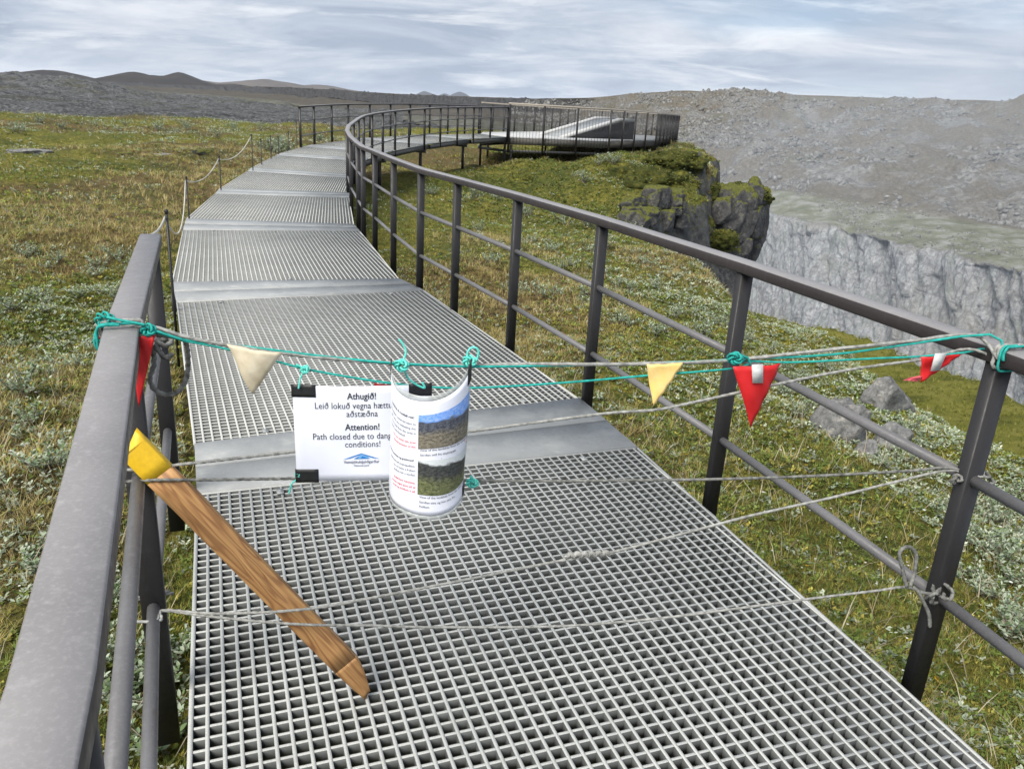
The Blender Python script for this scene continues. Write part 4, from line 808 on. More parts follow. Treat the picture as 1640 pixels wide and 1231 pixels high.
stamp(S2, [('A landslide occurred next to', .0104, 0, .146, .083, 'RIGHT'), ('path. We are evaluating the', .0104, 0, .146, .098, 'RIGHT'), ('risk. Until then this area is', .0104, 0, .146, .113, 'RIGHT'), ('closed until finished.', .0104, 0, .118, .127, 'RIGHT'),
           ('Skriða féll við útsýnispallinn.', .0104, 0, .146, .226, 'RIGHT'), ('Enn er hætta á frekari', .0104, 0, .146, .241, 'RIGHT'), ('skriðum hér á meðan', .0104, 0, .146, .256, 'RIGHT'),
           ('View of the landslide from the viewpoint', .0098, 0, .156, .170, 'LEFT'), ('Skriðan séð frá útsýnispalli', .0098, 0, .156, .186, 'LEFT'), ('View of the landslide from the other side', .0098, 0, .156, .324, 'LEFT'), ('Skriðan eins og hún sést frá', .0098, 0, .156, .340, 'LEFT'), ('Fjöllum', .0098, 0, .156, .354, 'LEFT')], 'ink', 'lettering', sg2)
stamp(S2, [('Do not enter this area', .0104, .0001, .146, .144, 'RIGHT'), ('closed because of the', .0104, .0001, .146, .159, 'RIGHT'), ('Virðið fyrir lokunina,', .0104, .0001, .146, .282, 'RIGHT'), ('hættan vegna þess að af', .0104, .0001, .146, .297, 'RIGHT'), ('hruni og skriðum á að', .0104, .0001, .146, .311, 'RIGHT')], 'red_ink', 'warning_lettering', sg2)
emblem(S2, [[(.236, .185), (.283, .170), (.283, .1718), (.236, .1868)], [(.205, .197), (.283, .176), (.283, .1778), (.205, .1988)]], 'red_ink', 'red_mark', sg2)
for u0, u1, v0, v1 in ((-.003, .012, -.014, .016), (CW - .016, CW + .003, -.014, .03), (CW - .012, CW + .003, .335, .372)): surf_sheet(S2, u0, u1, v0, v1, .0015, .003, 'black', 'corner_tape', sg2, 4, 4)
# ------------------------------------------------------------------ wooden stake leaning in the ropes
top, tip = bar(199, 701, .015), bar(597, 1106, .01); ax = tip - top; Ls = np.linalg.norm(ax); ax /= Ls; toE = EYE - (top + tip) / 2; toE -= ax * (toE @ ax); toE /= np.linalg.norm(toE); sd2 = np.cross(ax, toE)
if sd2[0] < 0: sd2 = -sd2; toE = -toE
rotm = Matrix(((*map(float, (sd2[0], toE[0], -ax[0])),), (*map(float, (sd2[1], toE[1], -ax[1])),), (*map(float, (sd2[2], toE[2], -ax[2])),)))
STK_ROT = -17
# tilt the section so that its upper edge face shows as in the photograph
rotm = rotm @ Matrix.Rotation(math.radians(STK_ROT), 3, 'Z')
stk = bpy.data.objects.new('wooden_stake', None); COL.objects.link(stk); stk.location = top; stk.rotation_euler = rotm.to_euler(); tag(stk, 'pointed wooden stake with a yellow painted end leaning behind the lower ropes', 'stake')
def stake_seg(name, z0, z1, mat, cuts=None, nz=14, w0=.071, d0=.031):
    m = MB(); rings = []; c = .0015
    for k in range(nz + 1):
        z = -(z0 + (z1 - z0) * k / nz); sc = 1.0
        wob = .0016 * vn(V([k * .55]), V([3.])) [0]
        if cuts and -z > cuts[0]:
            q = (-z - cuts[0]) / (cuts[1] - cuts[0]); sc = 1 - .72 * q ** 1.5
        x, y = w0 / 2, d0 / 2; xs = sc; off = (1 - sc) * w0 * -.38
        rings.append([(px_ * xs + off + wob, py_ * (.35 + .65 * sc), z) for px_, py_ in ((-x + c, -y), (x - c, -y), (x, -y + c), (x, y - c), (x - c, y), (-x + c, y), (-x, y - c), (-x, -y + c))])
    if cuts: rings[-1] = [(a, b, z + (.018 if k % 3 else -.004) * (1 if a < 0 else .4) + .006 * math.sin(k * 5)) for k, (a, b, z) in enumerate(rings[-1])]
    if z0 == 0: rings[0] = [(a, b, z - (w0 / 2 - a) * .55) for a, b, z in rings[0]]
    v = [p for r_ in rings for p in r_]; f = [(i * 8 + j, i * 8 + (j + 1) % 8, (i + 1) * 8 + (j + 1) % 8, (i + 1) * 8 + j) for i in range(nz) for j in range(8)] + [tuple(range(7, -1, -1)), tuple(nz * 8 + j for j in range(8))]
    return link(name, mesh_from(name, v, [q[::-1] for q in f]), MAT[mat], stk)
stake_seg('painted_end', 0, .125, 'yellow_paint', None, 4, .0714, .0314); stake_seg('shaft', .125, Ls - .13, 'wood'); stake_seg('point', Ls - .13, Ls, 'wood', (Ls - .13, Ls + .004), 12)
# ------------------------------------------------------------------ rocks
def ground_at(x, y):
    d = ray(x, y); s = np.concatenate([np.linspace(1, 12, 700), np.linspace(12, 110, 2000)]); P = EYE + d[None] * s[:, None]; g = moor(P[:, 0], P[:, 1]); k = np.where(P[:, 2] < g)[0]
    return P[k[0]] if len(k) else P[-1]
def icosub(n):
    v, f = [tuple(q) for q in IV], [tuple(q) for q in IF]
    for _ in range(n):
        mid = {}; nf = []
        def md(a, b):
            k = (min(a, b), max(a, b))
            if k not in mid: p = V(v[a]) + V(v[b]); mid[k] = len(v); v.append(tuple(p / np.linalg.norm(p)))
            return mid[k]
        for a, b, c in f: x, y, z = md(a, b), md(b, c), md(c, a); nf += [(a, x, z), (b, y, x), (c, z, y), (x, y, z)]
        f = nf
    return V(v), V(f)
S4, F4 = icosub(4); S3, F3 = icosub(3)
def rock_shape(size, seed, jag=.05, extra=7, box=.12, fine=.02, sub=4):
    rg = np.random.default_rng(seed); n, F_ = (S4, F4) if sub == 4 else (S3, F3); pl = []
    for ax_ in range(3):
        for s in (1, -1): q = np.zeros(3); q[ax_] = s; q += rg.normal(size=3) * box; pl.append((q / np.linalg.norm(q), 1 + rg.normal() * .06))
    for _ in range(extra): q = rg.normal(size=3); q /= np.linalg.norm(q); pl.append((q, rg.uniform(.95, 1.3)))
    r = np.full(len(n), 9.)
    for q, d in pl: c = n @ q; r = np.where(c > .05, np.minimum(r, d / np.maximum(c, .05)), r)
    r = np.minimum(r, 1.42); p = n * r[:, None]
    p = p * (1 + jag * 1.6 * fbm(p[:, 0] * 1.6 + seed, p[:, 1] * 1.6, p[:, 2] * 1.6, o=4)[:, None] + fine * np.abs(fbm(p[:, 0] * 6 + seed, p[:, 1] * 6, p[:, 2] * 4, o=3))[:, None])
    return p * V(size), F_
def rock_mat(name, a, b, c, sc=1., moss=False):
    t = NT(name, .92, 0, .2); n = t.noise(2.2 * sc, 7, .65); g = t.noise(14 * sc, 6, .7); l = t.noise(5 * sc, 6, .65)
    col = t.ramp(n, (.32, a), (.66, b)); col = t.mix(t.ramp(l, (.54, 0.), (.66, .75)), col, c); col = t.mix(.75, col, t.ramp(g, (.33, (.45, .45, .45)), (.6, (1.25, 1.25, 1.25))), 'MULTIPLY')
    if moss:
        geo = t.N.new('ShaderNodeNewGeometry'); sep = t.N.new('ShaderNodeSeparateXYZ'); t.L.new(geo.outputs['Normal'], sep.inputs[0]); ms = t.ramp(g, (.3, (.03, .038, .01)), (.55, (.10, .105, .022)), (.7, (.18, .165, .035)))
        col = t.mix(t.ramp(t.math('ADD', sep.outputs['Z'], t.math('MULTIPLY', t.math('SUBTRACT', l, .5), 2.4)), (.36, 0.), (.60, 1.)), col, ms)
    t.color(col).bump(t.math('ADD', t.math('MULTIPLY', n, .5), g), .9, .03 / sc); return t.m
MAT['basalt'] = rock_mat('basalt_rock', (.030, .030, .031), (.095, .093, .09), (.17, .165, .155), 1., True); MAT['boulder'] = rock_mat('lichened_boulder', (.10, .10, .10), (.225, .225, .22), (.30, .29, .265), 2.2)
t = NT('moss_cushion', .95, 0, .1); t.color(t.ramp(t.noise(5, 7, .65), (.3, (.018, .024, .007)), (.5, (.055, .062, .016)), (.68, (.12, .112, .028)))).bump(t.noise(22, 5, .7), 1, .06); MAT['moss'] = t.m
def rot_z(p, a): c, s = math.cos(a), math.sin(a); return p @ V([[c, s, 0], [-s, c, 0], [0, 0, 1]])
def boulder(pix, size, rz, sink, seed, label, mat='boulder', tilt=(0, 0), name='boulder', group=None):
    g = ground_at(*pix); p, f = rock_shape(size, seed, .07, 9, .2, .03, 4)
    ca, sa = math.cos(tilt[0]), math.sin(tilt[0]); p = p @ V([[1, 0, 0], [0, ca, sa], [0, -sa, ca]]); cb, sb = math.cos(tilt[1]), math.sin(tilt[1]); p = p @ V([[cb, 0, -sb], [0, 1, 0], [sb, 0, cb]])
    o = link(name, mesh_from(name, rot_z(p, rz), f), MAT[mat], None, tuple(g + V([0, 0, size[2] * sink]))); return tag(o, label, 'rock', group)
boulder((1420, 650), (.27, .15, .19), .7, .10, 5, 'pale grey boulder farthest up the slope by the bright green ledge', tilt=(.3, .5))
boulder((1338, 695), (.19, .13, .24), .3, .0, 12, 'grey boulder beside the right railing, left of its two neighbours', tilt=(.2, .7))
boulder((1380, 730), (.05, .07, .12), .5, .0, 19, 'narrow grey stone wedged between two grey boulders by the right railing', tilt=(.5, .4))
boulder((1424, 714), (.14, .12, .19), .9, .0, 23, 'grey pitted boulder half sunk in moss nearest the right front post', tilt=(.1, .6))
for i, (px_, py_, s_, lb) in enumerate([(45, 243, (.9, .55, .16), 'flat grey stone lying in the brown turf at the far left'), (86, 239, (.55, .4, .18), 'low dark stone next to the flat grey stone at the far left'), (196, 245, (.55, .4, .07), 'thin sliver of rock in the brown turf left of the rope fence'),
      (258, 248, (.5, .4, .10), 'flat grey slab in the brown turf beside the rope fence'), (325, 243, (.6, .4, .14), 'dark stone in the turf just beyond the slack pale rope'), (120, 267, (.3, .3, .06), 'small flat stone in the turf below the other flat stones'), (120, 198, (.8, .6, .25), 'dark rock outcrop on the hummocky moor below the lava')]):
    boulder((px_, py_), tuple(q * .55 for q in s_), .3 * i, -.25, 40 + i, lb, 'boulder' if i in (0, 3) else 'basalt', name='flat_stone')
# basalt outcrop at the gorge edge
oc = empty('basalt_outcrop', tuple(at_y(1150, 470, 29)), 'dark mossy basalt outcrop with upright blocks at the gorge edge below the platform', 'rock outcrop')
def block(cx, cy, Y, wpx, hpx, dep, seed, rz=0., lean=0., name='rock_block', mat='basalt', extra=6, box=.10):
    c = at_y(cx, cy, Y); k = Y / FPX; p, f = rock_shape((wpx * k / 2, dep / 2, hpx * k / 2), seed, .05, extra, box, .035, 4)
    p = rot_z(p, rz); cl, sl_ = math.cos(lean), math.sin(lean); p = p @ V([[cl, 0, -sl_], [0, 1, 0], [sl_, 0, cl]])
    return link(name, mesh_from(name, p + c - V(oc.location), f), MAT[mat], oc)
for a in [(1020, 338, 26.6, 52, 48, 1.4, 3, .2, .1), (1062, 330, 27.2, 54, 60, 1.5, 4, -.2, .1), (1099, 330, 28.6, 40, 140, 1.3, 6, .15, .05), (1110, 275, 29.2, 36, 46, 1.2, 26, .1, -.1), (1126, 335, 29.6, 26, 112, 1.0, 7, -.1, .02), (1102, 400, 28, 60, 90, 1.6, 17, .3, .05),
          (1160, 362, 29.0, 64, 122, 1.8, 8, .2, .03), (1184, 385, 29.4, 34, 110, 1.2, 18, -.1, .06), (1197, 360, 30.2, 40, 104, 1.6, 9, .1, .10), (1204, 330, 30.2, 26, 38, 1.0, 29, .4, 0), (1190, 405, 30.0, 32, 80, 1.4, 10, .0, .25),
          (1130, 440, 28.4, 80, 110, 1.8, 13, .4, .1), (1150, 450, 29.2, 50, 90, 1.6, 14, .1, .1), (1090, 445, 27.4, 60, 70, 1.5, 15, .1, .1), (1050, 385, 26.8, 70, 60, 1.6, 16, .1, .1), (1190, 345, 29.3, 18, 60, .7, 31, .3, .1), (1142, 330, 28.5, 22, 50, .7, 32, -.2, .1), (1085, 370, 27.2, 30, 60, .8, 33, .4, -.1), (1120, 300, 28.6, 16, 30, .6, 34, .2, 0), (1045, 305, 27.2, 26, 26, .8, 35, .5, .1), (1172, 420, 28.6, 30, 60, .9, 36, .3, .2), (1030, 365, 26.2, 34, 30, .9, 37, .2, .1), (1145, 395, 28.2, 30, 50, .8, 38, .6, .1)]: block(*a)
rgo = np.random.default_rng(77)
for k in range(34):
    cx = rgo.uniform(1030, 1208); cy = rgo.uniform(312 if cx > 1120 else 285 + max(0, 1080 - cx) * .6, 470); wd = rgo.uniform(12, 30); block(cx, cy, 27.0 + (cx - 1030) / 180 * 1.6 + rgo.uniform(-.2, .3), wd, wd * rgo.uniform(.9, 2.2), rgo.uniform(.4, .8), 200 + k, rgo.uniform(-.6, .6), rgo.uniform(-.15, .25))
for k in range(16):
    cx = rgo.uniform(1003, 1092); cy = rgo.uniform(312, 362); g = ground_at(cx, cy); wd = rgo.uniform(18, 34); block(cx, cy, g[1] - .05, wd, wd * rgo.uniform(.8, 1.7), rgo.uniform(.5, .9), 300 + k, rgo.uniform(-.6, .6), rgo.uniform(-.2, .2))
moss_pts = []
def cushion(cx, cy, Y, wpx, hpx, dep, seed):
    Y -= .55; cy -= 4; wpx *= 1.15; hpx *= 1.25
    c = at_y(cx, cy, Y); k = Y / FPX; p = S3 * V([wpx * k / 2, dep / 2, hpx * k / 2]); p = p * (1 + .34 * fbm(S3[:, 0] * 2.8 + seed, S3[:, 1] * 2.8, S3[:, 2] * 2.8, o=5, g=.6)[:, None])
    link('moss_cushion', mesh_from('moss_cushion', p + c - V(oc.location), F3, True), MAT['moss'], oc)
    q = S3[(S3[:, 2] > -.2) & (S3[:, 1] < .5)]; q = q[RNG.integers(0, len(q), 600)]; moss_pts.append(q * V([wpx * k / 2, dep / 2, hpx * k / 2]) * (1 + .28 * fbm(q[:, 0] * 2.2 + seed, q[:, 1] * 2.2, q[:, 2] * 2.2, o=4)[:, None]) + c)
for a in [(1080, 265, 29.0, 75, 26, 1.8, 1), (1030, 300, 27.6, 100, 40, 2.4, 2), (1098, 302, 28.0, 34, 18, .8, 3), (1090, 325, 27.8, 24, 26, .6, 4), (1130, 312, 28.9, 34, 30, .8, 5), (1118, 360, 28.2, 22, 60, .7, 6), (1127, 372, 28.2, 24, 30, .6, 26), (1182, 309, 29.9, 54, 16, 1.8, 7), (1205, 318, 29.9, 44, 22, 1.6, 8),
          (1200, 345, 29.4, 28, 46, .8, 9), (1195, 366, 29.2, 18, 30, .6, 10), (1055, 352, 26.3, 70, 26, 1.0, 11), (1030, 366, 26.0, 70, 24, 1.2, 12), (1158, 388, 28.0, 40, 22, .7, 13), (1075, 362, 26.6, 40, 20, .8, 14), (1123, 282, 29.3, 18, 8, .7, 15)]: cushion(*a)
# ------------------------------------------------------------------ plants
def pick(pal, n): pal = V(pal); i = RNG.integers(0, len(pal), n); return pal[i] * (1 + .25 * RNG.normal(size=(n, 1)).clip(-1.6, 1.6))
STRAW = [(.44, .36, .15), (.34, .26, .10), (.50, .42, .21)]; OLIVE = [(.28, .255, .055), (.36, .315, .07), (.19, .18, .036)]; GREEN = [(.15, .20, .04), (.20, .255, .058), (.09, .13, .026)]; BROWN = [(.10, .065, .03), (.13, .085, .04)]; PALE = [(.34, .39, .28), (.42, .46, .35), (.26, .32, .21)]
def leaf_mat():
    t = NT('foliage', .75, 0, .25); c = t.attr('col', 'Color'); t.color(c)
    tr = t.N.new('ShaderNodeBsdfTranslucent'); t.L.new(c, tr.inputs['Color']); mx = t.N.new('ShaderNodeMixShader'); mx.inputs[0].default_value = .25
    t.L.new(t.b.outputs[0], mx.inputs[1]); t.L.new(tr.outputs[0], mx.inputs[2]); t.L.new(mx.outputs[0], t.N['Material Output'].inputs['Surface']); return t.m
MAT['leaf'] = leaf_mat()
def tuft_proto(n, h, spread, wd, seed):
    rg = np.random.default_rng(seed); v, f = [], []
    for k in range(n):
        a = rg.uniform(0, 6.283); r = rg.uniform(0, .4) * spread; b = V([math.cos(a) * r, math.sin(a) * r, -.01]); l = h * rg.uniform(.5, 1.1); a2 = a + rg.normal() * .8; out = V([math.cos(a2), math.sin(a2), 0]) * spread * rg.uniform(.3, 1.2)
        s = V([-math.sin(a2), math.cos(a2), 0]) * wd; i = len(v); v += [b - s, b + s, b + out * .45 + V([0, 0, l * .65]) + s * .7, b + out * .45 + V([0, 0, l * .65]) - s * .7, b + out + V([0, 0, l])]; f += [(i, i + 1, i + 2), (i, i + 2, i + 3), (i + 3, i + 2, i + 4)]
    return V(v), V(f)
def rosette_proto(n, ln, wd, lift, seed):
    rg = np.random.default_rng(seed); v, f = [], []
    for k in range(n):
        a = 2.4 * k + rg.normal() * .3; el = lift * rg.uniform(.4, 1.5); d = V([math.cos(a) * math.cos(el), math.sin(a) * math.cos(el), math.sin(el)]); s = V([-math.sin(a), math.cos(a), 0]); up_ = np.cross(d, s); l = ln * rg.uniform(.7, 1.15); b = V([rg.normal(), rg.normal(), 0]) * ln * .35 + V([0, 0, rg.uniform(0, ln * .6)])
        i = len(v); v += [b, b + d * l * .5 + s * wd - up_ * 0, b + d * l, b + d * l * .5 - s * wd]; f += [(i, i + 1, i + 2), (i, i + 2, i + 3)]
    return V(v), V(f)
TUFT = [tuft_proto(7, 1, .7, .035, s) for s in range(4)]; SEDGE = [tuft_proto(9, 1, 1.3, .022, s + 9) for s in range(4)]; ROS = [rosette_proto(7, 1, .26, .5, s + 20) for s in range(4)]; CUSH = [tuft_proto(8, .7, 1.0, .12, s + 40) for s in range(3)]
walkP = deck_poly(); _acc = {}
def emit(key, protos, pos, size, cols):
    if not len(pos): return
    which = RNG.integers(0, len(protos), len(pos)); ang = RNG.uniform(0, 6.283, len(pos)); c, s, z, o = np.cos(ang), np.sin(ang), 0 * ang, 1 + 0 * ang; tl = RNG.normal(size=(len(pos), 2)) * .15
    Rm = np.stack([np.stack([c, -s, tl[:, 0]], -1), np.stack([s, c, tl[:, 1]], -1), np.stack([z, z, o], -1)], 1)
    for w_ in range(len(protos)):
        k = which == w_
        if not k.any(): continue
        pv, pf = protos[w_]; v, f = instances(pv, pf, pos[k], Rm[k], np.repeat(size[k][:, None], 3, 1)); cc = np.repeat(cols[k], len(pv), 0)
        cc = cc * (1 + .18 * RNG.normal(size=(len(cc), 1)).clip(-1.5, 1.5)); _acc.setdefault(key, []).append((v, f, cc))
def view_pts(n, r0, r1, power=1.0, az=(-41, 41)):
    r = np.sqrt(RNG.uniform(r0 ** 2, r1 ** 2, n)); a = np.radians(RNG.uniform(az[0], az[1], n)); return r * np.sin(a), r * np.cos(a)
def lay(n, r0, r1, dens=None, clear=.03, maxd=.9, az=(-41, 41), under=False):
    x, y = view_pts(n, r0, r1, az=az); d = sdist(x, y); k = (d < maxd); 
    if not under: k &= ~inside(walkP, x, y)
    if clear > 0 and not under:
        for dx, dy in ((clear, 0), (-clear, 0), (0, clear), (0, -clear)): k &= ~inside(walkP, x + dx, y + dy)
    x, y = x[k], y[k]
    if dens is not None: q = RNG.random(len(x)) < dens(x, y); x, y = x[q], y[q]
    return np.stack([x, y, moor(x, y)], -1)
def dryness(x, y): return smooth((- .75 * (x < -1.2) * smooth((9.5 - y) / 3) - .8 * np.exp(-((x - 1.5) ** 2 / 22 + (y - 27) ** 2 / 26)) + .35 * np.exp(-((x + 2.2) ** 2 / .8 + (y - 3.0) ** 2 / 1.2)) + fbm(x / 3.5, y / 5 + 3, o=4) + .1 + .8 * np.exp(-((x + 8.5) ** 2 / 40 + (y - 20) ** 2 / 60)) + .25 * np.exp(-((x - .5) ** 2 / 8 + (y - 11) ** 2 / 45))) / .7)
def field(x, y, s, k=0): return smooth(fbm(x / s + k * 13.7, y / s - k * 7.1, o=3) * 1.1 + .5)
bands = [(1.2, 4.5, 40000, 20000, 1.0), (4.5, 9, 46000, 22000, 1.35), (9, 17, 44000, 18000, 2.0), (17, 34, 42000, 14000, 3.2), (34, 100, 30000, 7000, 6.5)]
for r0, r1, n1_, n2_, sz in bands:
    p = lay(n1_, r0, r1); x, y = p[:, 0], p[:, 1]; dr = dryness(x, y); n = len(p)
    mixc = np.where((RNG.random(n) < dr * .55)[:, None], np.where(RNG.random((n, 1)) < .55, pick(STRAW, n), pick(BROWN, n)), np.where(RNG.random((n, 1)) < .5, pick(GREEN, n), pick(OLIVE, n)))
    f2 = field(x, y, 1.1 * sz ** .5, 1); k = RNG.random(n) < .12 + .88 * f2 ** 1.3
    emit('ground_grass', TUFT, p[k], (.026 * sz ** .85 * RNG.uniform(.5, 1.5, n))[k], mixc[k])
    k2 = (RNG.random(n) < .03 + .32 * dr); emit('ground_grass', SEDGE, p[k2], (.045 * sz ** .75 * RNG.uniform(.5, 1.5, n))[k2], pick(STRAW, n)[k2])
    p = lay(n2_, r0, r1, lambda a, b: .15 + .85 * field(a, b, .8 * sz ** .6, 3)); n = len(p)
    emit('leafy_ground_cover', ROS, p + V([0, 0, .006 * sz]), .020 * sz ** .8 * RNG.uniform(.6, 1.5, n), np.where(RNG.random((n, 1)) < .62, pick(GREEN, n), np.where(RNG.random((n, 1)) < .5, pick(OLIVE, n), pick(PALE, n) * .75)))
# pale low willow carpet in patches, denser along the gorge edge and across the left background
def carpet(x, y):
    e = np.exp(-((sdist(x, y) + .5) / 1.6) ** 2) * .75; l = 1.15 * (x < -6) * smooth((y - 25) / 8) * smooth((74 - y) / 15); nl = .6 * (x < -1.2) * (y < 9); nr = .25 * (x > 1.6) * (y < 6)
    return np.clip((e + l + nl + nr + .2) * smooth(fbm(x / 1.8 + 40, y / 2.4, o=4) * 1.6 + .25), 0, 1)
for r0, r1, n_, sz in ((1.2, 5, 20000, 1.1), (5, 12, 26000, 1.35), (12, 30, 26000, 2.3), (30, 80, 26000, 4.4)):
    p = lay(n_, r0, r1, carpet); n = len(p); emit('willow_carpet', ROS, p + V([0, 0, .02]) * sz ** .5 * RNG.uniform(.3, 1.6, (n, 1)), .021 * sz ** .9 * RNG.uniform(.6, 1.4, n), pick(PALE, n))
for mp_ in moss_pts: emit('ground_grass', CUSH, mp_, .05 * RNG.uniform(.5, 1.3, len(mp_)), np.where(RNG.random((len(mp_), 1)) < .6, pick(OLIVE, len(mp_)), pick(GREEN, len(mp_))))
p = lay(9000, 20, 48, lambda x, y: 1. * (x > -2), az=(-6, 20)); n = len(p); emit('ground_grass', CUSH, p, .10 * RNG.uniform(.5, 1.3, n), np.where(RNG.random((n, 1)) < .6, pick(GREEN, n) * .7, pick(OLIVE, n) * .75))
p = lay(30000, 5, 20, lambda x, y: 1. * (sdist(x, y) > .7), maxd=4.2, az=(5, 41)); n = len(p); emit('ledge_grass', TUFT, p, .05 * RNG.uniform(.5, 1.3, n), pick([(.20, .21, .03), (.15, .17, .028), (.26, .25, .06), (.10, .12, .02)], n))
p = lay(38000, 1.2, 11, lambda x, y: 1. * (fbm(x / 1.1 + 70, y / 1.1, o=3) > .18)); n = len(p); emit('moss_patches', CUSH, p, .020 * RNG.uniform(.5, 1.5, n), pick([(.40, .37, .05), (.32, .32, .045), (.46, .40, .08), (.22, .25, .04)], n))
p = lay(16000, 1.2, 7, None, under=True); p = p[inside(walkP, p[:, 0], p[:, 1])]; n = len(p); emit('leafy_ground_cover', ROS, p + V([0, 0, 1]) * RNG.uniform(0, .30, (n, 1)), .022 * RNG.uniform(.6, 1.6, n), np.where(RNG.random((n, 1)) < .5, pick(GREEN, n), pick(OLIVE, n)))
p = lay(1500, 1.3, 7); n = len(p); emit('dead_stems', [tuft_proto(3, 1, 1.6, .014, 80 + q) for q in range(3)], p, .13 * RNG.uniform(.5, 1.4, n), pick([(.40, .35, .25), (.28, .22, .15), (.48, .42, .30)], n))
# tiny white blossoms
FL = [(V([(0, 0, 0), (1, 0, .3), (.35, .9, .3), (-.8, .6, .3), (-.8, -.6, .3), (.35, -.9, .3)]), V([(0, 1, 2), (0, 2, 3), (0, 3, 4), (0, 4, 5), (0, 5, 1)]))]
def blossoms(x, y): return np.clip(np.exp(-((sdist(x, y) + .6) / 1.8) ** 2) * .9 + .6 * (x < -2) * (y < 14) * smooth(fbm(x / 2, y / 2 + 60, o=3) * 2 + .1) + .8 * (x > 1) * (y > 22) + .05, 0, 1)
for r0, r1, n_, sz in ((1.5, 5, 700, .006), (5, 14, 1800, .010), (14, 48, 3200, .022)):
    p = lay(n_, r0, r1, blossoms); n = len(p); emit('white_blossoms', FL, p + V([0, 0, .03]) + V([0, 0, 1]) * RNG.uniform(0, .03, (n, 1)) * (sz / .006) ** .4, sz * RNG.uniform(.6, 1.3, n), np.broadcast_to(V([.72, .72, .66]), (n, 3)) * 1.)
NAMES = {'moss_patches': 'bright yellow green moss in patches between the grass', 'dead_stems': 'thin dry stems lying over the turf', 'ground_grass': 'mixed green and straw coloured grass tufts covering the moor', 'leafy_ground_cover': 'small leaved green ground cover among the grass', 'willow_carpet': 'pale grey green dwarf willow leaves spreading over the moor', 'ledge_grass': 'bright yellow green grass on the ledge below the slope', 'white_blossoms': 'tiny white blossoms dotted over the moor'}
ntri = 0
for key, parts in _acc.items():
    off = 0; vv, ff, cc = [], [], []
    for v, f, c in parts: vv.append(v); ff.append(f + off); cc.append(c); off += len(v)
    me = mesh_from(key, np.concatenate(vv), np.concatenate(ff)); c = np.concatenate(cc).clip(.004, .8); ntri += len(me.polygons)
    if len(me.vertices) == len(c): set_attr(me, 'col', np.concatenate([c, np.ones((len(c), 1))], 1), 'FLOAT_COLOR')
    tag(link(key, me, MAT['leaf']), NAMES[key], None, None, 'stuff')
print('TRIS vegetation', ntri)
# willow shrubs, each one a plant of its own
t = NT('willow_stem', .8); t.color(t.ramp(t.noise(40, 4), (.3, (.10, .075, .05)), (.7, (.30, .26, .20)))); MAT['stem'] = t.m
def willow_meshes(seed, nst, rad, hgt, leaf):
    rg = np.random.default_rng(seed); st = MB(); lv, lf, lc = [], [], []
    for k in range(nst):
        a = rg.uniform(0, 6.283); r = rad * rg.uniform(.3, 1.0); h = hgt * rg.uniform(.5, 1.1); P = V([[0, 0, -.03], [math.cos(a) * r * .4, math.sin(a) * r * .4, h * .35], [math.cos(a) * r * .8, math.sin(a) * r * .8, h * .75], [math.cos(a) * r, math.sin(a) * r, h]]) + V([rg.normal() * .03, rg.normal() * .03, 0])
        C_ = crom(P, 7); st.tube(C_, np.linspace(.0035, .0012, 7), 4); nl = int(rg.integers(11, 18))
        for j in range(nl):
            u_ = .35 + .65 * j / (nl - 1); p = C_[min(6, int(u_ * 6))] + rg.normal(size=3) * .004; b = j * 2.4 + rg.normal() * .3; el = rg.uniform(.1, 1.1) * (.6 + .6 * u_); d = V([math.cos(b) * math.cos(el), math.sin(b) * math.cos(el), math.sin(el)]); s = V([-math.sin(b), math.cos(b), 0]); up_ = np.cross(d, s); up_ *= np.sign(up_[2]); l = leaf * rg.uniform(.65, 1.15); wd = l * .24; i = len(lv); g = V([(.31, .38, .25), (.40, .46, .34), (.20, .27, .15), (.48, .53, .42), (.14, .20, .085)])[rg.integers(0, 5)]
            lv += [p, p + d * l * .35 + s * wd + up_ * wd * .3, p + d * l * .75 + s * wd * .75 + up_ * wd * .1, p + d * l - up_ * wd * .3, p + d * l * .75 - s * wd * .75 + up_ * wd * .1, p + d * l * .35 - s * wd + up_ * wd * .3, p + d * l * .5 - up_ * 0]; lf += [(i, i + 1, i + 6), (i + 1, i + 2, i + 6), (i + 2, i + 3, i + 6), (i + 3, i + 4, i + 6), (i + 4, i + 5, i + 6), (i + 5, i, i + 6)]; lc += [g] * 7
    ms = mesh_from('stem', np.concatenate(st.v), st.f); ms.materials.append(MAT['stem']); ml = mesh_from('foliage', lv, V(lf)); ml.materials.append(MAT['leaf']); set_attr(ml, 'col', np.concatenate([V(lc), np.ones((len(lc), 1))], 1), 'FLOAT_COLOR'); return ms, ml
WM = [willow_meshes(s, 9 + s, .13 + .01 * s, .10 + .012 * s, .026 + .001 * s) for s in range(6)]
def shrub(g, sc, label, group, i):
    ms, ml = WM[i % len(WM)]; o = empty('willow_shrub', tuple(g), label, 'shrub', group); o.rotation_euler = (0, 0, RNG.uniform(0, 6.28)); o.scale = (sc, sc, sc * RNG.uniform(.8, 1.15))
    link('stem', ms, None, o); link('foliage', ml, None, o)
cnt = 0
def shrubs(pix, sc, label, group, jit=0, reps=1):
    global cnt
    for px_, py_ in pix:
        for _ in range(reps):
            g = ground_at(px_ + RNG.normal() * jit, py_ + RNG.normal() * jit * .6)
            if inside(walkP, V([g[0]]), V([g[1]]))[0]: continue
            cl = min(abs(inside(walkP, V([g[0] + dx]), V([g[1] + dy]))[0] * 1. for dx, dy in ((0, 0),)) if False else [0])
            if any(inside(walkP, V([g[0] + dx]), V([g[1] + dy]))[0] for dx, dy in ((.13 * sc, 0), (-.13 * sc, 0), (0, .13 * sc), (0, -.13 * sc))): continue
            shrub(g, sc * RNG.uniform(.8, 1.2), label, group, cnt); cnt += 1
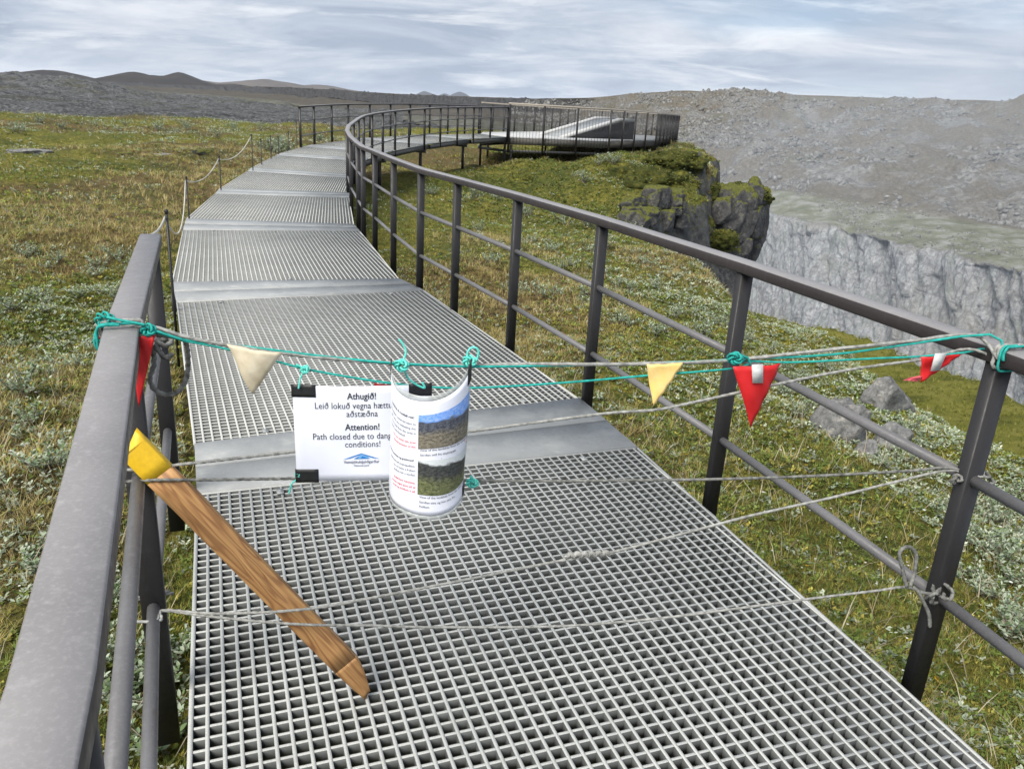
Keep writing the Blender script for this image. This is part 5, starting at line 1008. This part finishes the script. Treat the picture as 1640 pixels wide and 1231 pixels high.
shrubs([(150, 1010), (120, 1090), (205, 960), (165, 1120), (250, 1190), (130, 930), (190, 1060), (60, 900), (275, 1050), (240, 1090), (215, 1130), (110, 980), (290, 1180)], 1.0, 'low grey leaved willow shrub under the near left railing', 'willow shrubs under the near left railing', 8, 2)
shrubs([(30, 640), (90, 590), (60, 760), (40, 690), (10, 560), (140, 480), (190, 465), (100, 500), (60, 480), (20, 500), (210, 430), (150, 440), (90, 430), (180, 400), (40, 420)], 1.0, 'low grey leaved willow shrub left of the near railing', 'willow shrubs left of the near railing', 14, 2)
shrubs([(1590, 900), (1560, 880), (1600, 840), (1630, 870), (1535, 860), (1580, 960), (1620, 930), (1550, 930), (1605, 990), (1630, 1020), (1520, 820), (1600, 800), (1560, 820), (1625, 780)], .95, 'grey leaved willow shrub beyond the right front post', 'willow shrubs beyond the right front post', 10, 2)
shrubs([(1280, 610), (1255, 630), (1430, 740), (1405, 750), (1285, 660), (1230, 560), (1200, 545), (1440, 690), (1480, 720), (1330, 590), (1180, 560), (1260, 590)], .8, 'small pale willow shrub near the grey boulders on the right slope', 'willow shrubs near the boulders', 7, 2)
shrubs([(1000, 460), (1050, 470), (1100, 500), (960, 440), (900, 430), (880, 470), (830, 470), (1000, 520), (1050, 530), (1120, 540), (1150, 520), (940, 480), (790, 420), (760, 380), (830, 390), (880, 400), (960, 400), (1020, 420)], 1.3, 'pale willow shrub on the grassy slope seen through the right railing', 'willow shrubs on the slope', 9, 2)
shrubs([(800, 325), (850, 345), (900, 355), (950, 365), (760, 320), (1000, 372), (640, 300), (690, 310), (985, 258), (1020, 290), (960, 262), (930, 285)], 2.0, 'pale blossoming willow shrub in the dip before the platform', 'willow shrubs in the dip', 6, 2)
shrubs([(436, 243), (450, 240), (425, 240), (440, 233), (460, 247), (512, 226), (535, 224), (300, 208), (340, 215), (370, 213), (250, 205), (200, 208), (150, 200), (100, 205), (60, 197), (30, 210), (380, 200), (420, 205), (280, 215)], 2.6, 'pale willow clump on the moor beyond the rope fence', 'willow clumps beyond the rope fence', 5, 2)
# yellow hawkweed flowers
ym = MB(); ym.tube([(0, 0, -.02), (.004, 0, .03), (.006, .002, .06)], .0012, 4)
fl = []
for k in range(14):
    a = 2 * math.pi * k / 14; r_ = .011 * (1 if k % 2 else .8); fl.append((.006 + math.cos(a) * r_, .002 + math.sin(a) * r_, .066))
ym2 = MB(); ym2.add([(.006, .002, .060)] + fl, [(0, k + 1, (k + 1) % 14 + 1) for k in range(14)] + [tuple(range(14, 0, -1))])
t = NT('yellow_petals', .6); t.color((.80, .48, .01)); MAT['petal'] = t.m
s_me = mesh_from('stalk', np.concatenate(ym.v), ym.f); s_me.materials.append(MAT['leaf']); h_me = mesh_from('bloom', np.concatenate(ym2.v), ym2.f); h_me.materials.append(MAT['petal']); set_attr(s_me, 'col', np.tile(V([.08, .11, .03, 1]), (len(s_me.vertices), 1)), 'FLOAT_COLOR')
for px_, py_ in [(1305, 836), (1363, 839), (1288, 922), (1240, 786), (1378, 789), (1292, 757), (1126, 650), (1085, 672), (1048, 676), (1000, 638), (1098, 740), (705, 352), (798, 448), (762, 510), (840, 560), (876, 560), (870, 590), (1490, 1098), (1620, 990), (1610, 1021), (1634, 910), (200, 1110), (163, 530), (1180, 700), (1210, 900)]:
    g = ground_at(px_, py_)
    if inside(walkP, V([g[0]]), V([g[1]]))[0]: continue
    o = empty('yellow_flower', tuple(g), 'small yellow flower standing in the turf beside the boardwalk', 'flower', 'yellow flowers beside the boardwalk'); s_ = 1. + .05 * np.hypot(g[0], g[1]); o.scale = (s_, s_, s_ * .8); o.rotation_euler = (RNG.normal() * .2, RNG.normal() * .2, RNG.uniform(0, 6))
    link('stalk', s_me, None, o); link('bloom', h_me, None, o)
# ------------------------------------------------------------------ air
hz = MB(); hz.add([(x, y, z) for z in (-400, 130) for x, y in ((-9000, -300), (9000, -300), (9000, 9000), (-9000, 9000))], [(3, 2, 1, 0), (4, 5, 6, 7), (0, 1, 5, 4), (1, 2, 6, 5), (2, 3, 7, 6), (3, 0, 4, 7)])
hm = bpy.data.materials.new('haze'); hm.use_nodes = True; hn = hm.node_tree.nodes; hn.remove(hn['Principled BSDF']); pv = hn.new('ShaderNodeVolumePrincipled'); pv.inputs['Color'].default_value = (.86, .92, 1, 1); pv.inputs['Density'].default_value = .00006; pv.inputs['Anisotropy'].default_value = .2
hm.node_tree.links.new(pv.outputs[0], hn['Material Output'].inputs['Volume']); tag(hz.obj('haze', hm), 'thin pale haze over the far land', None, None, 'stuff')
# spray drifting up from the waterfall in the gorge: a low bank of real mist between the two sides
mm = hm.copy(); mm.name = 'spray'; mm.node_tree.nodes['Principled Volume'].inputs['Density'].default_value = .0012
sv = S3 * V([115, 165, 50]); sv = sv * (1 + .18 * fbm(S3[:, 0] * 1.3 + 4, S3[:, 1] * 1.3, S3[:, 2] * 1.3, o=3)[:, None]); sv = rot_z(sv, -.45) + V([165, 265, -20])
tag(link('spray_mist', mesh_from('spray_mist', sv, F3, True), mm), 'pale waterfall spray drifting in the gorge on the right', None, None, 'stuff')
#@@END
